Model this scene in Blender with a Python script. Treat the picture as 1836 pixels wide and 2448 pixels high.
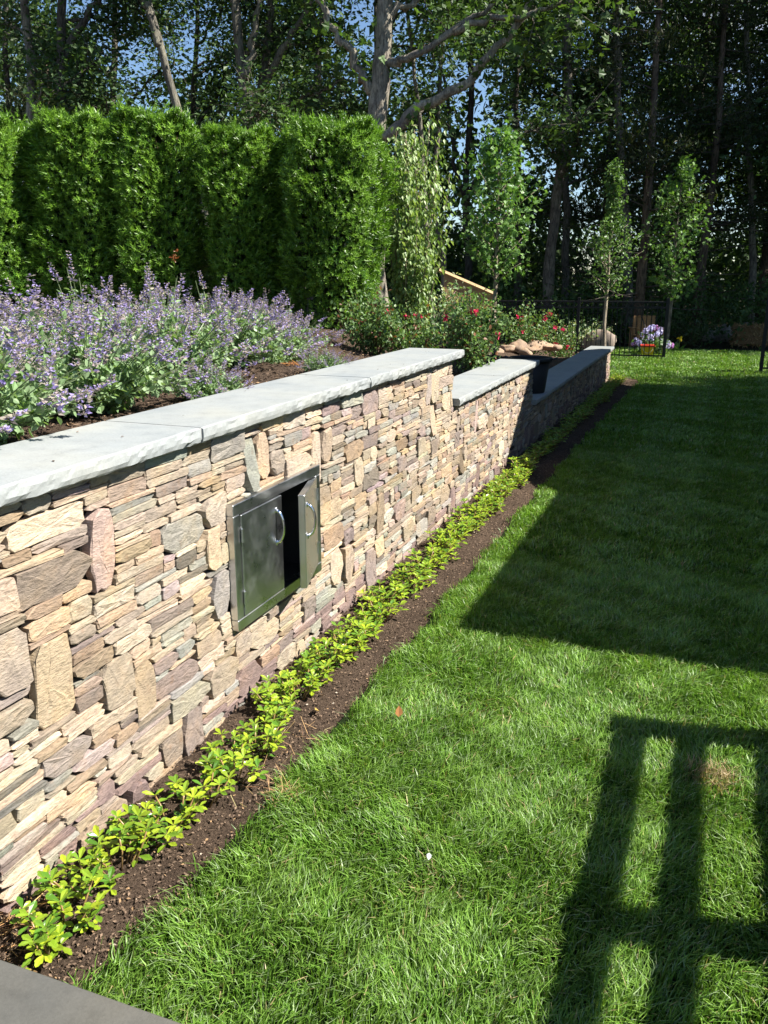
import bpy, math, random
import numpy as np
from mathutils import Vector, Matrix

for o in list(bpy.data.objects):
    bpy.data.objects.remove(o)
SC = bpy.context.scene
COL = SC.collection

# ------------------------------------------------------------------ camera
CAM = np.array([1.689, 0.0, 1.75]); PITCH = math.radians(15.64); YAW = math.radians(20.81); FPX = 2040.0
cd = bpy.data.cameras.new('camera'); cam = bpy.data.objects.new('camera', cd); COL.objects.link(cam)
cam.location = CAM; cam.rotation_euler = (math.pi/2 - PITCH, 0, YAW)
cd.sensor_fit = 'VERTICAL'; cd.sensor_height = 36.0; cd.lens = 36.0*FPX/2448.0
cd.clip_start = 0.05; cd.clip_end = 1200
SC.camera = cam

# ------------------------------------------------------------------ sky and sun
SUN = Vector((1.0, 0.15, 1.10)).normalized()
W = bpy.data.worlds.new('World'); SC.world = W; W.use_nodes = True
nt = W.node_tree; nt.nodes.clear()
out = nt.nodes.new('ShaderNodeOutputWorld'); bg = nt.nodes.new('ShaderNodeBackground')
sky = nt.nodes.new('ShaderNodeTexSky'); sky.sky_type = 'NISHITA'; sky.sun_disc = False
sky.sun_elevation = math.asin(SUN.z); sky.sun_rotation = math.atan2(SUN.x, SUN.y)
sky.altitude = 600; sky.air_density = 1.0; sky.dust_density = 0.0; sky.ozone_density = 4.0
tc = nt.nodes.new('ShaderNodeTexCoord'); cn = nt.nodes.new('ShaderNodeTexNoise')
cn.inputs['Scale'].default_value = 3.2; cn.inputs['Detail'].default_value = 6
cr = nt.nodes.new('ShaderNodeValToRGB'); cr.color_ramp.elements[0].position = 0.58; cr.color_ramp.elements[1].position = 0.74
mx = nt.nodes.new('ShaderNodeMixRGB'); mx.inputs['Color2'].default_value = (8.0, 8.2, 8.8, 1)
mpw = nt.nodes.new('ShaderNodeMapping'); mpw.inputs['Location'].default_value = (.45, .2, .1); nt.links.new(tc.outputs['Generated'], mpw.inputs['Vector']); nt.links.new(mpw.outputs['Vector'], cn.inputs['Vector']); nt.links.new(cn.outputs['Fac'], cr.inputs['Fac'])
nt.links.new(cr.outputs['Color'], mx.inputs['Fac']); nt.links.new(sky.outputs['Color'], mx.inputs['Color1'])
nt.links.new(mx.outputs['Color'], bg.inputs['Color']); bg.inputs['Strength'].default_value = 0.06
nt.links.new(bg.outputs['Background'], out.inputs['Surface'])
sl = bpy.data.lights.new('sun', 'SUN'); sl.energy = 5.0; sl.angle = math.radians(0.53); sl.color = (1.0, 0.955, 0.87)
so = bpy.data.objects.new('sun', sl); COL.objects.link(so); so.rotation_euler = SUN.to_track_quat('Z', 'Y').to_euler()
so.location = (20, 3, 22)
vs = SC.view_settings; vs.view_transform = 'Standard'; vs.look = 'None'; vs.gamma = 1.0; vs.use_curve_mapping = False
vs.exposure = 1.4

# ------------------------------------------------------------------ helpers
rng = np.random.default_rng(7)
F0 = np.array([-math.sin(YAW), math.cos(YAW)]); R0 = np.array([math.cos(YAW), math.sin(YAW)])
def at(px, D):
    """ground position straight ahead D metres and to the side as seen in photo column px"""
    k = math.cos(PITCH)
    lat = (px-918.0)/FPX*D/ (k + 0.0) * (k*k + math.sin(PITCH)*0.28*k)
    return CAM[:2] + F0*D + R0*lat

def new_mesh(name, V, polys, C=None, smooth=False):
    """polys: list of int arrays (m,k)"""
    me = bpy.data.meshes.new(name)
    V = np.asarray(V, np.float32)
    polys = [np.asarray(p, np.int32) for p in polys if len(p)]
    me.vertices.add(len(V)); me.vertices.foreach_set('co', V.ravel())
    nl = sum(p.size for p in polys); npoly = sum(len(p) for p in polys)
    me.loops.add(nl); me.polygons.add(npoly)
    me.loops.foreach_set('vertex_index', np.concatenate([p.ravel() for p in polys]))
    st = []; s = 0
    for p in polys:
        st.append(np.arange(len(p))*p.shape[1]+s); s += p.size
    me.polygons.foreach_set('loop_start', np.concatenate(st).astype(np.int32))
    me.polygons.foreach_set('use_smooth', np.full(npoly, smooth))
    me.update(calc_edges=True)
    if C is not None:
        a = me.color_attributes.new('Col', 'FLOAT_COLOR', 'POINT')
        C = np.asarray(C, np.float32)
        if C.shape[1] == 3: C = np.concatenate([C, np.ones((len(C), 1), np.float32)], 1)
        a.data.foreach_set('color', C.ravel())
    return me

class Geo:
    def __init__(s): s.V = []; s.P = {}; s.C = []; s.n = 0
    def add(s, V, F, C):
        V = np.asarray(V, float).reshape(-1, 3)
        C = np.asarray(C, float)
        if C.ndim == 1: C = np.tile(C, (len(V), 1))
        for f in (F if isinstance(F, list) else [F]):
            f = np.asarray(f, int)
            if len(f): s.P.setdefault(f.shape[1], []).append(f+s.n)
        s.V.append(V); s.C.append(C); s.n += len(V)
    def mesh(s, name, smooth=False):
        return new_mesh(name, np.concatenate(s.V), [np.concatenate(v) for v in s.P.values()], np.concatenate(s.C), smooth)

def link(name, me, mat=None, parent=None, loc=None, label=None, cat=None, group=None, kind=None):
    o = bpy.data.objects.new(name, me); COL.objects.link(o)
    if mat is not None and me is not None and not me.materials: me.materials.append(mat)
    if parent is not None: o.parent = parent
    if loc is not None: o.location = loc
    if label: o['label'] = label
    if cat: o['category'] = cat
    if group: o['group'] = group
    if kind: o['kind'] = kind
    return o
def thing(name, label, cat, loc=(0, 0, 0), rz=0, group=None):
    o = link(name, None, None, None, loc, label, cat, group); o.rotation_euler = (0, 0, rz); o.empty_display_size = .1
    return o
def copy_tree(o, parent=None):
    c = o.copy(); COL.objects.link(c); c.parent = parent
    for ch in list(o.children): copy_tree(ch, c)
    return c

def nrm(a): return a/np.maximum(np.linalg.norm(a, axis=-1, keepdims=True), 1e-9)
def rdir(n, up=0.0, r=rng):
    v = r.normal(size=(n, 3)); v[:, 2] += up; return nrm(v)
def scatter(g, tV, tF, pos, d, n, s, C):
    """stamp template (length along +Y, normal +Z) with direction d, normal n, scale s, colour C"""
    pos = np.asarray(pos, float); N = len(pos); tV = np.asarray(tV, float)
    d = nrm(d); x = nrm(np.cross(d, n)); z = np.cross(x, d)
    s = np.broadcast_to(np.asarray(s, float), (N,))
    V = (tV[None, :, 0, None]*x[:, None] + tV[None, :, 1, None]*d[:, None] + tV[None, :, 2, None]*z[:, None])*s[:, None, None] + pos[:, None]
    k = len(tV); off = (np.arange(N)*k)[:, None, None]
    f = np.asarray(tF); F = [(f[None]+off).reshape(-1, f.shape[1])]
    C = np.asarray(C, float)
    if C.ndim == 1: C = np.tile(C, (N, 1))
    g.add(V.reshape(-1, 3), F, np.repeat(C, k, 0))
def jit(C, n, v=.18, h=.06, r=rng):
    C = np.tile(np.asarray(C, float), (n, 1)); C = C*(1+r.normal(size=(n, 1))*v)*(1+r.normal(size=(n, 3))*h)
    return np.clip(C, .004, .95)
def mixc(a, b, t): t = np.asarray(t)[:, None]; return np.asarray(a)*(1-t)+np.asarray(b)*t
KITE = ([[0, 0, 0], [.27, .42, .07], [0, 1, -.04], [-.27, .42, .07]], [[0, 1, 2], [0, 2, 3]])
SLIM = ([[0, 0, 0], [.13, .45, .03], [0, 1, -.05], [-.13, .45, .03]], [[0, 1, 2], [0, 2, 3]])
WIDE = ([[0, 0, 0], [.34, .3, .08], [.30, .65, .06], [0, 1, -.06], [-.30, .65, .06], [-.34, .3, .08]], [[0, 1, 2], [0, 2, 3], [0, 3, 4], [0, 4, 5]])
LOBE = ([[0, 0, 0], [.5, .12, .03], [.26, .38, .03], [.52, .66, -.03], [.18, .64, .03], [0, 1, -.05], [-.18, .64, .03], [-.52, .66, -.03], [-.26, .38, .03], [-.5, .12, .03]],
        [[0, 1, 2], [0, 2, 4], [2, 3, 4], [0, 4, 5], [0, 5, 6], [0, 6, 8], [6, 7, 8], [0, 8, 9]])
NEED = ([[-.07, 0, 0], [.07, 0, 0], [0, 1, 0]], [[0, 1, 2]])

def tube(pts, rad, n=8, r=None, rough=0.0):
    pts = np.asarray(pts, float); m = len(pts); rad = np.broadcast_to(np.asarray(rad, float), (m,))
    t = np.gradient(pts, axis=0); t = nrm(t)
    ref = np.array([1.0, .13, .07]); V = []
    if abs(t[0]@nrm(ref)) > .8: ref = np.array([.1, 1.0, .05])
    for i in range(m):
        a = nrm(np.cross(t[i], ref)); b = np.cross(t[i], a)
        th = np.arange(n)/n*2*math.pi
        k = rad[i]*np.ones(n)
        if rough and r is not None: k = k*(1+r.normal(size=n)*rough)
        V.append(pts[i]+a*(np.cos(th)*k)[:, None]+b*(np.sin(th)*k)[:, None])
    V = np.concatenate(V); F = []
    for i in range(m-1):
        for j in range(n):
            F.append((i*n+j, i*n+(j+1) % n, (i+1)*n+(j+1) % n, (i+1)*n+j))
    e = len(V); V = np.concatenate([V, pts[[-1]], pts[[0]]]); T = [((m-1)*n+j, (m-1)*n+(j+1) % n, e) for j in range(n)] + [((j+1) % n, j, e+1) for j in range(n)]
    return V, [np.array(F), np.array(T)]
def box(x0, x1, y0, y1, z0, z1):
    V = [[x, y, z] for z in (z0, z1) for y in (y0, y1) for x in (x0, x1)]
    return np.array(V, float), np.array([[0, 2, 3, 1], [4, 5, 7, 6], [0, 1, 5, 4], [2, 6, 7, 3], [0, 4, 6, 2], [1, 3, 7, 5]])
def bbox(x0, x1, y0, y1, z0, z1, b=.004):
    """box with chamfered edges"""
    V = []; c = ((x0, x1), (y0, y1), (z0, z1)); idx = {}
    for ix in (0, 1):
        for iy in (0, 1):
            for iz in (0, 1):
                s = (1 if ix == 0 else -1, 1 if iy == 0 else -1, 1 if iz == 0 else -1)
                p = (c[0][ix], c[1][iy], c[2][iz])
                for ax in range(3):
                    q = [p[k]+(0 if k == ax else s[k]*b) for k in range(3)]
                    idx[ix, iy, iz, ax] = len(V); V.append(q)
    F = []; T = []
    for ax in range(3):
        u, v = [(1, 2), (2, 0), (0, 1)][ax]
        for sd in (0, 1):
            def k(a, bb):
                i = [0, 0, 0]; i[ax] = sd; i[u] = a; i[v] = bb; return idx[i[0], i[1], i[2], ax]
            q = [k(0, 0), k(1, 0), k(1, 1), k(0, 1)]; F.append(q if sd else q[::-1])
    for ax in range(3):
        u, v = [(1, 2), (2, 0), (0, 1)][ax]
        for a in (0, 1):
            for bb in (0, 1):
                def k(e, f):
                    i = [0, 0, 0]; i[ax] = e; i[u] = a; i[v] = bb; return idx[i[0], i[1], i[2], f]
                q = [k(0, u), k(1, u), k(1, v), k(0, v)]; F.append(q if (a+bb) % 2 == 1 else q[::-1])
    for ix in (0, 1):
        for iy in (0, 1):
            for iz in (0, 1):
                q = [idx[ix, iy, iz, 0], idx[ix, iy, iz, 1], idx[ix, iy, iz, 2]]; T.append(q if (ix+iy+iz) % 2 == 1 else q[::-1])
    return np.array(V, float), [np.array(F), np.array(T)]
def wav(x, y, s=1.0, ph=0.0):
    return (np.sin(x*2.1*s+ph)+np.sin(y*1.7*s+1.3*ph+.5)+np.sin((x*1.3+y*1.9)*s*1.7+2*ph)+.7*np.sin((x*2.7-y*2.2)*s*2.3+ph*3))/3.7
def grid(xs, ys, zf):
    X, Y = np.meshgrid(xs, ys, indexing='ij'); Z = zf(X, Y); nx, ny = X.shape
    V = np.stack([X, Y, Z], -1).reshape(-1, 3); i = np.arange(nx*ny).reshape(nx, ny)
    F = np.stack([i[:-1, :-1], i[1:, :-1], i[1:, 1:], i[:-1, 1:]], -1).reshape(-1, 4)
    return V, F

# ------------------------------------------------------------------ materials
def mat_base(name):
    m = bpy.data.materials.new(name); m.use_nodes = True; t = m.node_tree
    return m, t, t.nodes['Principled BSDF'], t.nodes['Material Output']
def nod(t, typ, **kw):
    n = t.nodes.new(typ)
    for k, v in kw.items():
        if k in n.inputs: n.inputs[k].default_value = v
        else: setattr(n, k, v)
    return n
def noise(t, scale, detail=4, rough=.6, vec=None):
    n = nod(t, 'ShaderNodeTexNoise'); n.inputs['Scale'].default_value = scale; n.inputs['Detail'].default_value = detail; n.inputs['Roughness'].default_value = rough
    if vec is None:
        gm = nod(t, 'ShaderNodeNewGeometry'); vec = gm.outputs['Position']
    t.links.new(vec, n.inputs['Vector']); return n
def ramp(t, src, stops):
    r = nod(t, 'ShaderNodeValToRGB'); e = r.color_ramp.elements
    while len(e) < len(stops): e.new(.5)
    for i, (p, c) in enumerate(stops):
        e[i].position = p; e[i].color = (c, c, c, 1) if isinstance(c, (int, float)) else (*c, 1)
    t.links.new(src, r.inputs['Fac']); return r
def mixn(t, typ, a, b, fac=1.0):
    m = nod(t, 'ShaderNodeMixRGB'); m.blend_type = typ
    for s, v in (('Color1', a), ('Color2', b), ('Fac', fac)):
        if isinstance(v, bpy.types.NodeSocket): t.links.new(v, m.inputs[s])
        elif isinstance(v, (int, float)): m.inputs[s].default_value = v if s == 'Fac' else (v, v, v, 1)
        else: m.inputs[s].default_value = (*v, 1)
    return m
def bump(t, b, height, strength, dist):
    n = nod(t, 'ShaderNodeBump'); n.inputs['Strength'].default_value = strength; n.inputs['Distance'].default_value = dist
    t.links.new(height, n.inputs['Height']); t.links.new(n.outputs['Normal'], b.inputs['Normal']); return n

def leaf_mat(name, trans=.35, rough=.45, spec=.4, tint=(1.15, 1.25, .5)):
    m, t, b, o = mat_base(name)
    at_ = nod(t, 'ShaderNodeAttribute'); at_.attribute_name = 'Col'
    n = noise(t, 9, 2); r = ramp(t, n.outputs['Fac'], [(.3, .75), (.7, 1.2)])
    c = mixn(t, 'MULTIPLY', at_.outputs['Color'], r.outputs['Color'])
    t.links.new(c.outputs['Color'], b.inputs['Base Color']); b.inputs['Roughness'].default_value = rough; b.inputs['Specular IOR Level'].default_value = spec
    if trans:
        tr = nod(t, 'ShaderNodeBsdfTranslucent'); c2 = mixn(t, 'MULTIPLY', c.outputs['Color'], tint); t.links.new(c2.outputs['Color'], tr.inputs['Color'])
        ms = nod(t, 'ShaderNodeMixShader'); ms.inputs['Fac'].default_value = trans
        t.links.new(b.outputs['BSDF'], ms.inputs[1]); t.links.new(tr.outputs['BSDF'], ms.inputs[2]); t.links.new(ms.outputs['Shader'], o.inputs['Surface'])
    return m
M = {}
M['leaf'] = leaf_mat('leaf'); M['gloss_leaf'] = leaf_mat('glossy_leaf', .25, .28, .5); M['grass'] = leaf_mat('grass_blade', .30, .42, .35, (1.1, 1.2, .45))
M['wood_leaf'] = leaf_mat('woodland_leaf', .34, .5, .3); M['petal'] = leaf_mat('petal', .3, .6, .2, (1, 1, 1)); M['needle'] = leaf_mat('yew_needle', .22, .4, .4)

def attr_mat(name, rough=.85, nscale=30, bstr=.5, bdist=.01, lo=.7, hi=1.2, spec=.3):
    m, t, b, o = mat_base(name)
    a = nod(t, 'ShaderNodeAttribute'); a.attribute_name = 'Col'
    n = noise(t, nscale, 5); r = ramp(t, n.outputs['Fac'], [(.3, lo), (.7, hi)]); c = mixn(t, 'MULTIPLY', a.outputs['Color'], r.outputs['Color'])
    t.links.new(c.outputs['Color'], b.inputs['Base Color']); b.inputs['Roughness'].default_value = rough; b.inputs['Specular IOR Level'].default_value = spec
    bump(t, b, n.outputs['Fac'], bstr, bdist); return m
M['plain'] = attr_mat('painted_or_plastic', .55, 60, .08, .002, .9, 1.08)
M['chip'] = attr_mat('mulch_chip', .9, 90, .3, .003)
M['timber'] = attr_mat('timber', .75, 25, .25, .004, .75, 1.15)

# field stone: colour per stone, blotches, mineral stains, layered relief
m, t, b, o = mat_base('field_stone'); M['stone'] = m
a = nod(t, 'ShaderNodeAttribute'); a.attribute_name = 'Col'
gm = nod(t, 'ShaderNodeNewGeometry'); mp = nod(t, 'ShaderNodeMapping'); mp.inputs['Scale'].default_value = (1, 1, 3.2); t.links.new(gm.outputs['Position'], mp.inputs['Vector'])
n1 = noise(t, 7, 4, .6); n2 = noise(t, 42, 6, .65, mp.outputs['Vector']); n3 = noise(t, 170, 4, .6)
r1 = ramp(t, n1.outputs['Fac'], [(.32, (.80, .80, .84)), (.5, (1, 1, 1)), (.7, (1.10, 1.02, .90))])
r2 = ramp(t, n2.outputs['Fac'], [(.30, .66), (.52, 1.0), (.75, 1.16)])
c1 = mixn(t, 'MULTIPLY', a.outputs['Color'], r1.outputs['Color']); c2 = mixn(t, 'MULTIPLY', c1.outputs['Color'], r2.outputs['Color'])
n4 = noise(t, 15, 5, .7); r4 = ramp(t, n4.outputs['Fac'], [(.58, 0.0), (.74, .5)])
c3 = mixn(t, 'MIX', c2.outputs['Color'], (.20, .105, .055), r4.outputs['Color'])
n5 = noise(t, 11, 5, .7, mp.outputs['Vector']); r5 = ramp(t, n5.outputs['Fac'], [(.64, 0.0), (.76, .5)])
c4 = mixn(t, 'MIX', c3.outputs['Color'], (.055, .05, .05), r5.outputs['Color'])
t.links.new(c4.outputs['Color'], b.inputs['Base Color']); b.inputs['Roughness'].default_value = .88; b.inputs['Specular IOR Level'].default_value = .2
ad = mixn(t, 'ADD', n2.outputs['Fac'], n3.outputs['Fac'], .35)
bump(t, b, ad.outputs['Color'], .8, .008)

m, t, b, o = mat_base('bluestone'); M['bluestone'] = m
a = nod(t, 'ShaderNodeAttribute'); a.attribute_name = 'Col'
n1 = noise(t, 2.3, 5, .6); n2 = noise(t, 130, 4, .6); n3 = noise(t, 14, 5, .65)
r1 = ramp(t, n1.outputs['Fac'], [(.3, (.84, .87, .91)), (.52, (1, 1, 1)), (.72, (1.08, 1.05, .99))]); r2 = ramp(t, n2.outputs['Fac'], [(.3, .90), (.7, 1.07)]); r3 = ramp(t, n3.outputs['Fac'], [(.28, .84), (.45, .98), (.65, 1.05)])
c = mixn(t, 'MULTIPLY', a.outputs['Color'], r1.outputs['Color']); c = mixn(t, 'MULTIPLY', c.outputs['Color'], r2.outputs['Color']); c = mixn(t, 'MULTIPLY', c.outputs['Color'], r3.outputs['Color'])
t.links.new(c.outputs['Color'], b.inputs['Base Color']); b.inputs['Roughness'].default_value = .75; b.inputs['Specular IOR Level'].default_value = .3
bump(t, b, n2.outputs['Fac'], .25, .003)

def soil_mat(name, c0, c1, c2, s=60):
    m, t, b, o = mat_base(name)
    n = noise(t, s, 8, .75); n2 = noise(t, 3.5, 3)
    r = ramp(t, n.outputs['Fac'], [(.32, c0), (.55, c1), (.74, c2)]); r2 = ramp(t, n2.outputs['Fac'], [(.3, .7), (.7, 1.2)])
    c = mixn(t, 'MULTIPLY', r.outputs['Color'], r2.outputs['Color']); t.links.new(c.outputs['Color'], b.inputs['Base Color'])
    b.inputs['Roughness'].default_value = .95; b.inputs['Specular IOR Level'].default_value = .1; bump(t, b, n.outputs['Fac'], 1.0, .03); return m
M['mulch'] = soil_mat('dark_mulch', (.040, .028, .020), (.115, .079, .056), (.23, .17, .12), 110)
M['thatch'] = soil_mat('lawn_thatch', (.012, .022, .006), (.026, .048, .012), (.06, .075, .025), 90)
M['forest'] = soil_mat('forest_floor', (.012, .012, .006), (.03, .028, .014), (.07, .055, .03), 5)
M['core'] = soil_mat('wall_core', (.008, .007, .006), (.022, .018, .014), (.05, .042, .034), 40)

m, t, b, o = mat_base('bark'); M['bark'] = m
a = nod(t, 'ShaderNodeAttribute'); a.attribute_name = 'Col'
gm = nod(t, 'ShaderNodeNewGeometry'); mp = nod(t, 'ShaderNodeMapping'); mp.inputs['Scale'].default_value = (1, 1, .22); t.links.new(gm.outputs['Position'], mp.inputs['Vector'])
n1 = noise(t, 26, 5, .7, mp.outputs['Vector']); n2 = noise(t, 2.2, 4)
r1 = ramp(t, n1.outputs['Fac'], [(.35, .35), (.6, 1.15)]); r2 = ramp(t, n2.outputs['Fac'], [(.35, (.75, .75, .75)), (.62, (1.25, 1.3, 1.2))])
c = mixn(t, 'MULTIPLY', a.outputs['Color'], r1.outputs['Color']); c = mixn(t, 'MULTIPLY', c.outputs['Color'], r2.outputs['Color'])
t.links.new(c.outputs['Color'], b.inputs['Base Color']); b.inputs['Roughness'].default_value = .9; b.inputs['Specular IOR Level'].default_value = .15; bump(t, b, n1.outputs['Fac'], 1.0, .05)

m, t, b, o = mat_base('brushed_steel'); M['steel'] = m
gm = nod(t, 'ShaderNodeNewGeometry'); mp = nod(t, 'ShaderNodeMapping'); mp.inputs['Scale'].default_value = (40, 3, 400); t.links.new(gm.outputs['Position'], mp.inputs['Vector'])
n1 = noise(t, 1, 4, .6, mp.outputs['Vector']); n2 = noise(t, 9, 5, .7); r2 = ramp(t, n2.outputs['Fac'], [(.35, .26), (.7, .42)])
b.inputs['Base Color'].default_value = (.54, .55, .55, 1); b.inputs['Metallic'].default_value = 1.0; t.links.new(r2.outputs['Color'], b.inputs['Roughness'])
bump(t, b, n1.outputs['Fac'], .06, .001)
m, t, b, o = mat_base('chrome'); M['chrome'] = m
b.inputs['Base Color'].default_value = (.82, .82, .84, 1); b.inputs['Metallic'].default_value = 1.0; b.inputs['Roughness'].default_value = .08

# ================================================================== SETTING
def gz(y):       # level of lawn along the wall
    return np.interp(y, [-30, 8, 16, 60], [0, 0, -.12, -.14])
V, F = grid(np.linspace(-400, 400, 41), np.linspace(-300, 500, 41), lambda x, y: x*0-.20)
link('ground', new_mesh('ground', V, [F]), M['forest'], kind='structure')
def edge_x(y): return np.interp(y, [0, 1.2, 1.75, 2.6, 4, 8, 12, 16, 17], [.28, .33, .385, .42, .44, .45, .47, .52, .4])
V, F = grid(np.linspace(0, 1, 70)**1.6, np.linspace(-12, 23.5, 240), lambda x, y: x*0)
ex = edge_x(V[:, 1])-.004; ex = np.where(V[:, 1] > 16.0, np.interp(V[:, 1], [16, 16.7], [.51, -1.25]), ex)
V[:, 0] = ex+(20-ex)*V[:, 0]; V[:, 2] = gz(V[:, 1])-.006+.012*wav(V[:, 0], V[:, 1], 1.3)
link('lawn', new_mesh('lawn', V, [F], smooth=True), M['thatch'], kind='structure')
# mulch strip at the foot of the wall
def edge_x(y): return np.interp(y, [0, 1.2, 1.75, 2.6, 4, 8, 12, 16, 17], [.28, .33, .385, .42, .44, .45, .47, .52, .4])
ys = np.linspace(.6, 16.6, 620); us = np.linspace(0, 1, 26)
U, Yg = np.meshgrid(us, ys, indexing='ij'); Xg = -.02+U*(edge_x(Yg)+.06)
Zg = gz(Yg)+.022-.052*U**3+.010*wav(Xg*9, Yg*9, 1.7)+rng.normal(size=Xg.shape)*.0045
i = np.arange(U.size).reshape(U.shape); F = np.stack([i[:-1, :-1], i[1:, :-1], i[1:, 1:], i[:-1, 1:]], -1).reshape(-1, 4)
link('planting_bed', new_mesh('planting_bed', np.stack([Xg, Yg, Zg], -1).reshape(-1, 3), [F], smooth=True), M['mulch'], kind='structure')
# raised garden behind the wall
def bz(x, y):
    front = np.interp(y, [-10, 5.2, 6.1, 8.2, 9.1, 12, 14.8, 16.3, 17.5, 60], [1.165, 1.165, .84, .80, .47, .42, .38, -.10, -.15, -.17])
    back = np.interp(y, [-10, 9, 13, 17, 22, 60], [1.165, 1.15, .75, .35, -.1, -.15])
    k = np.clip((-x-.6)/2.2, 0, 1); k = k*k*(3-2*k)
    return front*(1-k)+back*k
xs = np.concatenate([np.linspace(-.30, -4, 90), np.linspace(-4.6, -26, 30)]); ys = np.concatenate([np.linspace(-8, .5, 12), np.linspace(.6, 10, 180), np.linspace(10.2, 24, 50)])
V, F = grid(xs, ys, lambda x, y: bz(x, y)+.014*wav(x*4, y*4, 1.4)+rng.normal(size=x.shape)*.005)
link('raised_bed', new_mesh('raised_bed', V, [F[:, ::-1]], smooth=True), M['mulch'], kind='structure')
# landing slab in the lower left corner
V, F = bbox(.02, 4.4, -2.6, 1.262, .002, .15, .008)
g = Geo(); g.add(V, F, (.094, .092, .083))
link('landing_slab', g.mesh('landing_slab'), M['bluestone'], label='smooth dark grey stone landing slab at the lower left corner', cat='slab')

# ================================================================== STONE WALL
wall = thing('stone_retaining_wall', 'stepped dry-laid fieldstone retaining wall with bluestone coping', 'wall', (0, 8, 0))
def wl(o): o.matrix_parent_inverse = Matrix.Translation((0, -8, 0)); return o
SEC = [(0.2, 5.80, 1.172), (5.80, 8.72, .838), (8.72, 15.72, .438)]
HY0, HY1, HZ0, HZ1 = 2.745, 3.502, .386, .884          # opening for the steel cabinet
g = Geo(); dk = (.03, .025, .02)
for (a0, a1, zt) in SEC:
    if a0 < 1:
        for bx in ((-.34, -.03, a0, HY0, -.3, zt), (-.34, -.03, HY1, a1, -.3, zt), (-.34, -.03, HY0, HY1, -.3, HZ0), (-.34, -.03, HY0, HY1, HZ1, zt)): g.add(*box(*bx), dk)
    else: g.add(*box(-.34, -.03, a0+.001, a1, -.3, zt), dk)
wl(link('core', g.mesh('core'), M['core'], wall))

# skyline packing of stones over the face
CW = .01; Y0 = .25; NC = int((15.74-Y0)/CW)
yc = Y0+(np.arange(NC)+.5)*CW
capz = np.where(yc < 5.80, 1.172, np.where(yc < 8.72, .838, .438))
H = np.full(NC, -.16) + 0.0
inh = (yc > HY0-.004) & (yc < HY1+.004)
rs = random.Random(11); stones = []
def limit(h): return np.where(inh & (h < HZ0-.001), HZ0, capz)
H = np.round(H, 4)
for it in range(20000):
    H = np.where(inh & (np.abs(H-HZ0) < .0015), HZ1, H)
    free = H < capz-.001
    if not free.any(): break
    Hm = np.where(free, H, 9); k = int(np.argmin(Hm)); h0 = H[k]
    a = k
    while a > 0 and abs(H[a-1]-h0) < .0015 and free[a-1]: a -= 1
    e = k
    while e < NC-1 and abs(H[e+1]-h0) < .0015 and free[e+1]: e += 1
    seg = (e-a+1)*CW; u = rs.random()
    lowest = h0 < gz(yc[k])+.02
    if u < .024: w, h = rs.uniform(.09, .16), rs.uniform(.16, .27)
    elif u < .095: w, h = rs.uniform(.16, .32), rs.uniform(.07, .125)
    elif u < .36: w, h = rs.uniform(.09, .20), rs.uniform(.034, .056)
    else: w, h = rs.uniform(.09, .26), rs.uniform(.015, .033)
    if yc[k] > 5.8 and h < .03: h += .008
    if w > seg-.055: w = seg if seg < .36 else seg*rs.uniform(.4, .6)
    nw = max(1, int(round(w/CW))); side = rs.random() < .5
    if a > 0 and H[a-1] < capz[a-1] and H[a-1] > h0 and e < NC-1: side = rs.random() < .5
    s0 = a if side else e-nw+1; s1 = s0+nw
    lim = float(limit(h0)[s0:s1].min())
    nb = [H[j]-h0 for j in (s0-1, s1) if 0 <= j < NC and H[j] > h0]
    if seg < .055 and nb: h = min(min(nb), .30)
    for d in nb:
        if abs(d-h) < .014: h = d
    rem = lim-h0
    if h > rem or rem-h < .018: h = rem if rem < .11 else (rem*.5 if rem-h < .018 and rem > .05 else min(h, rem))
    h = round(max(h, .008), 4)
    H[s0:s1] = np.minimum(h0+h, lim); H = np.round(H, 4)
    stones.append((Y0+s0*CW, Y0+s1*CW, h0, float(H[s0])))
PAL = np.array([(.50, .37, .245), (.46, .35, .25), (.55, .43, .31), (.41, .32, .24), (.37, .355, .30), (.40, .39, .34), (.44, .30, .20), (.31, .235, .215), (.37, .275, .255), (.26, .205, .175), (.49, .395, .285), (.53, .38, .225), (.43, .335, .27), (.40, .28, .24)])
PW = np.array([12, 13, 13, 12, 8, 7, 6, 5, 5, 5, 14, 5, 8, .4]); PW /= PW.sum()
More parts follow.
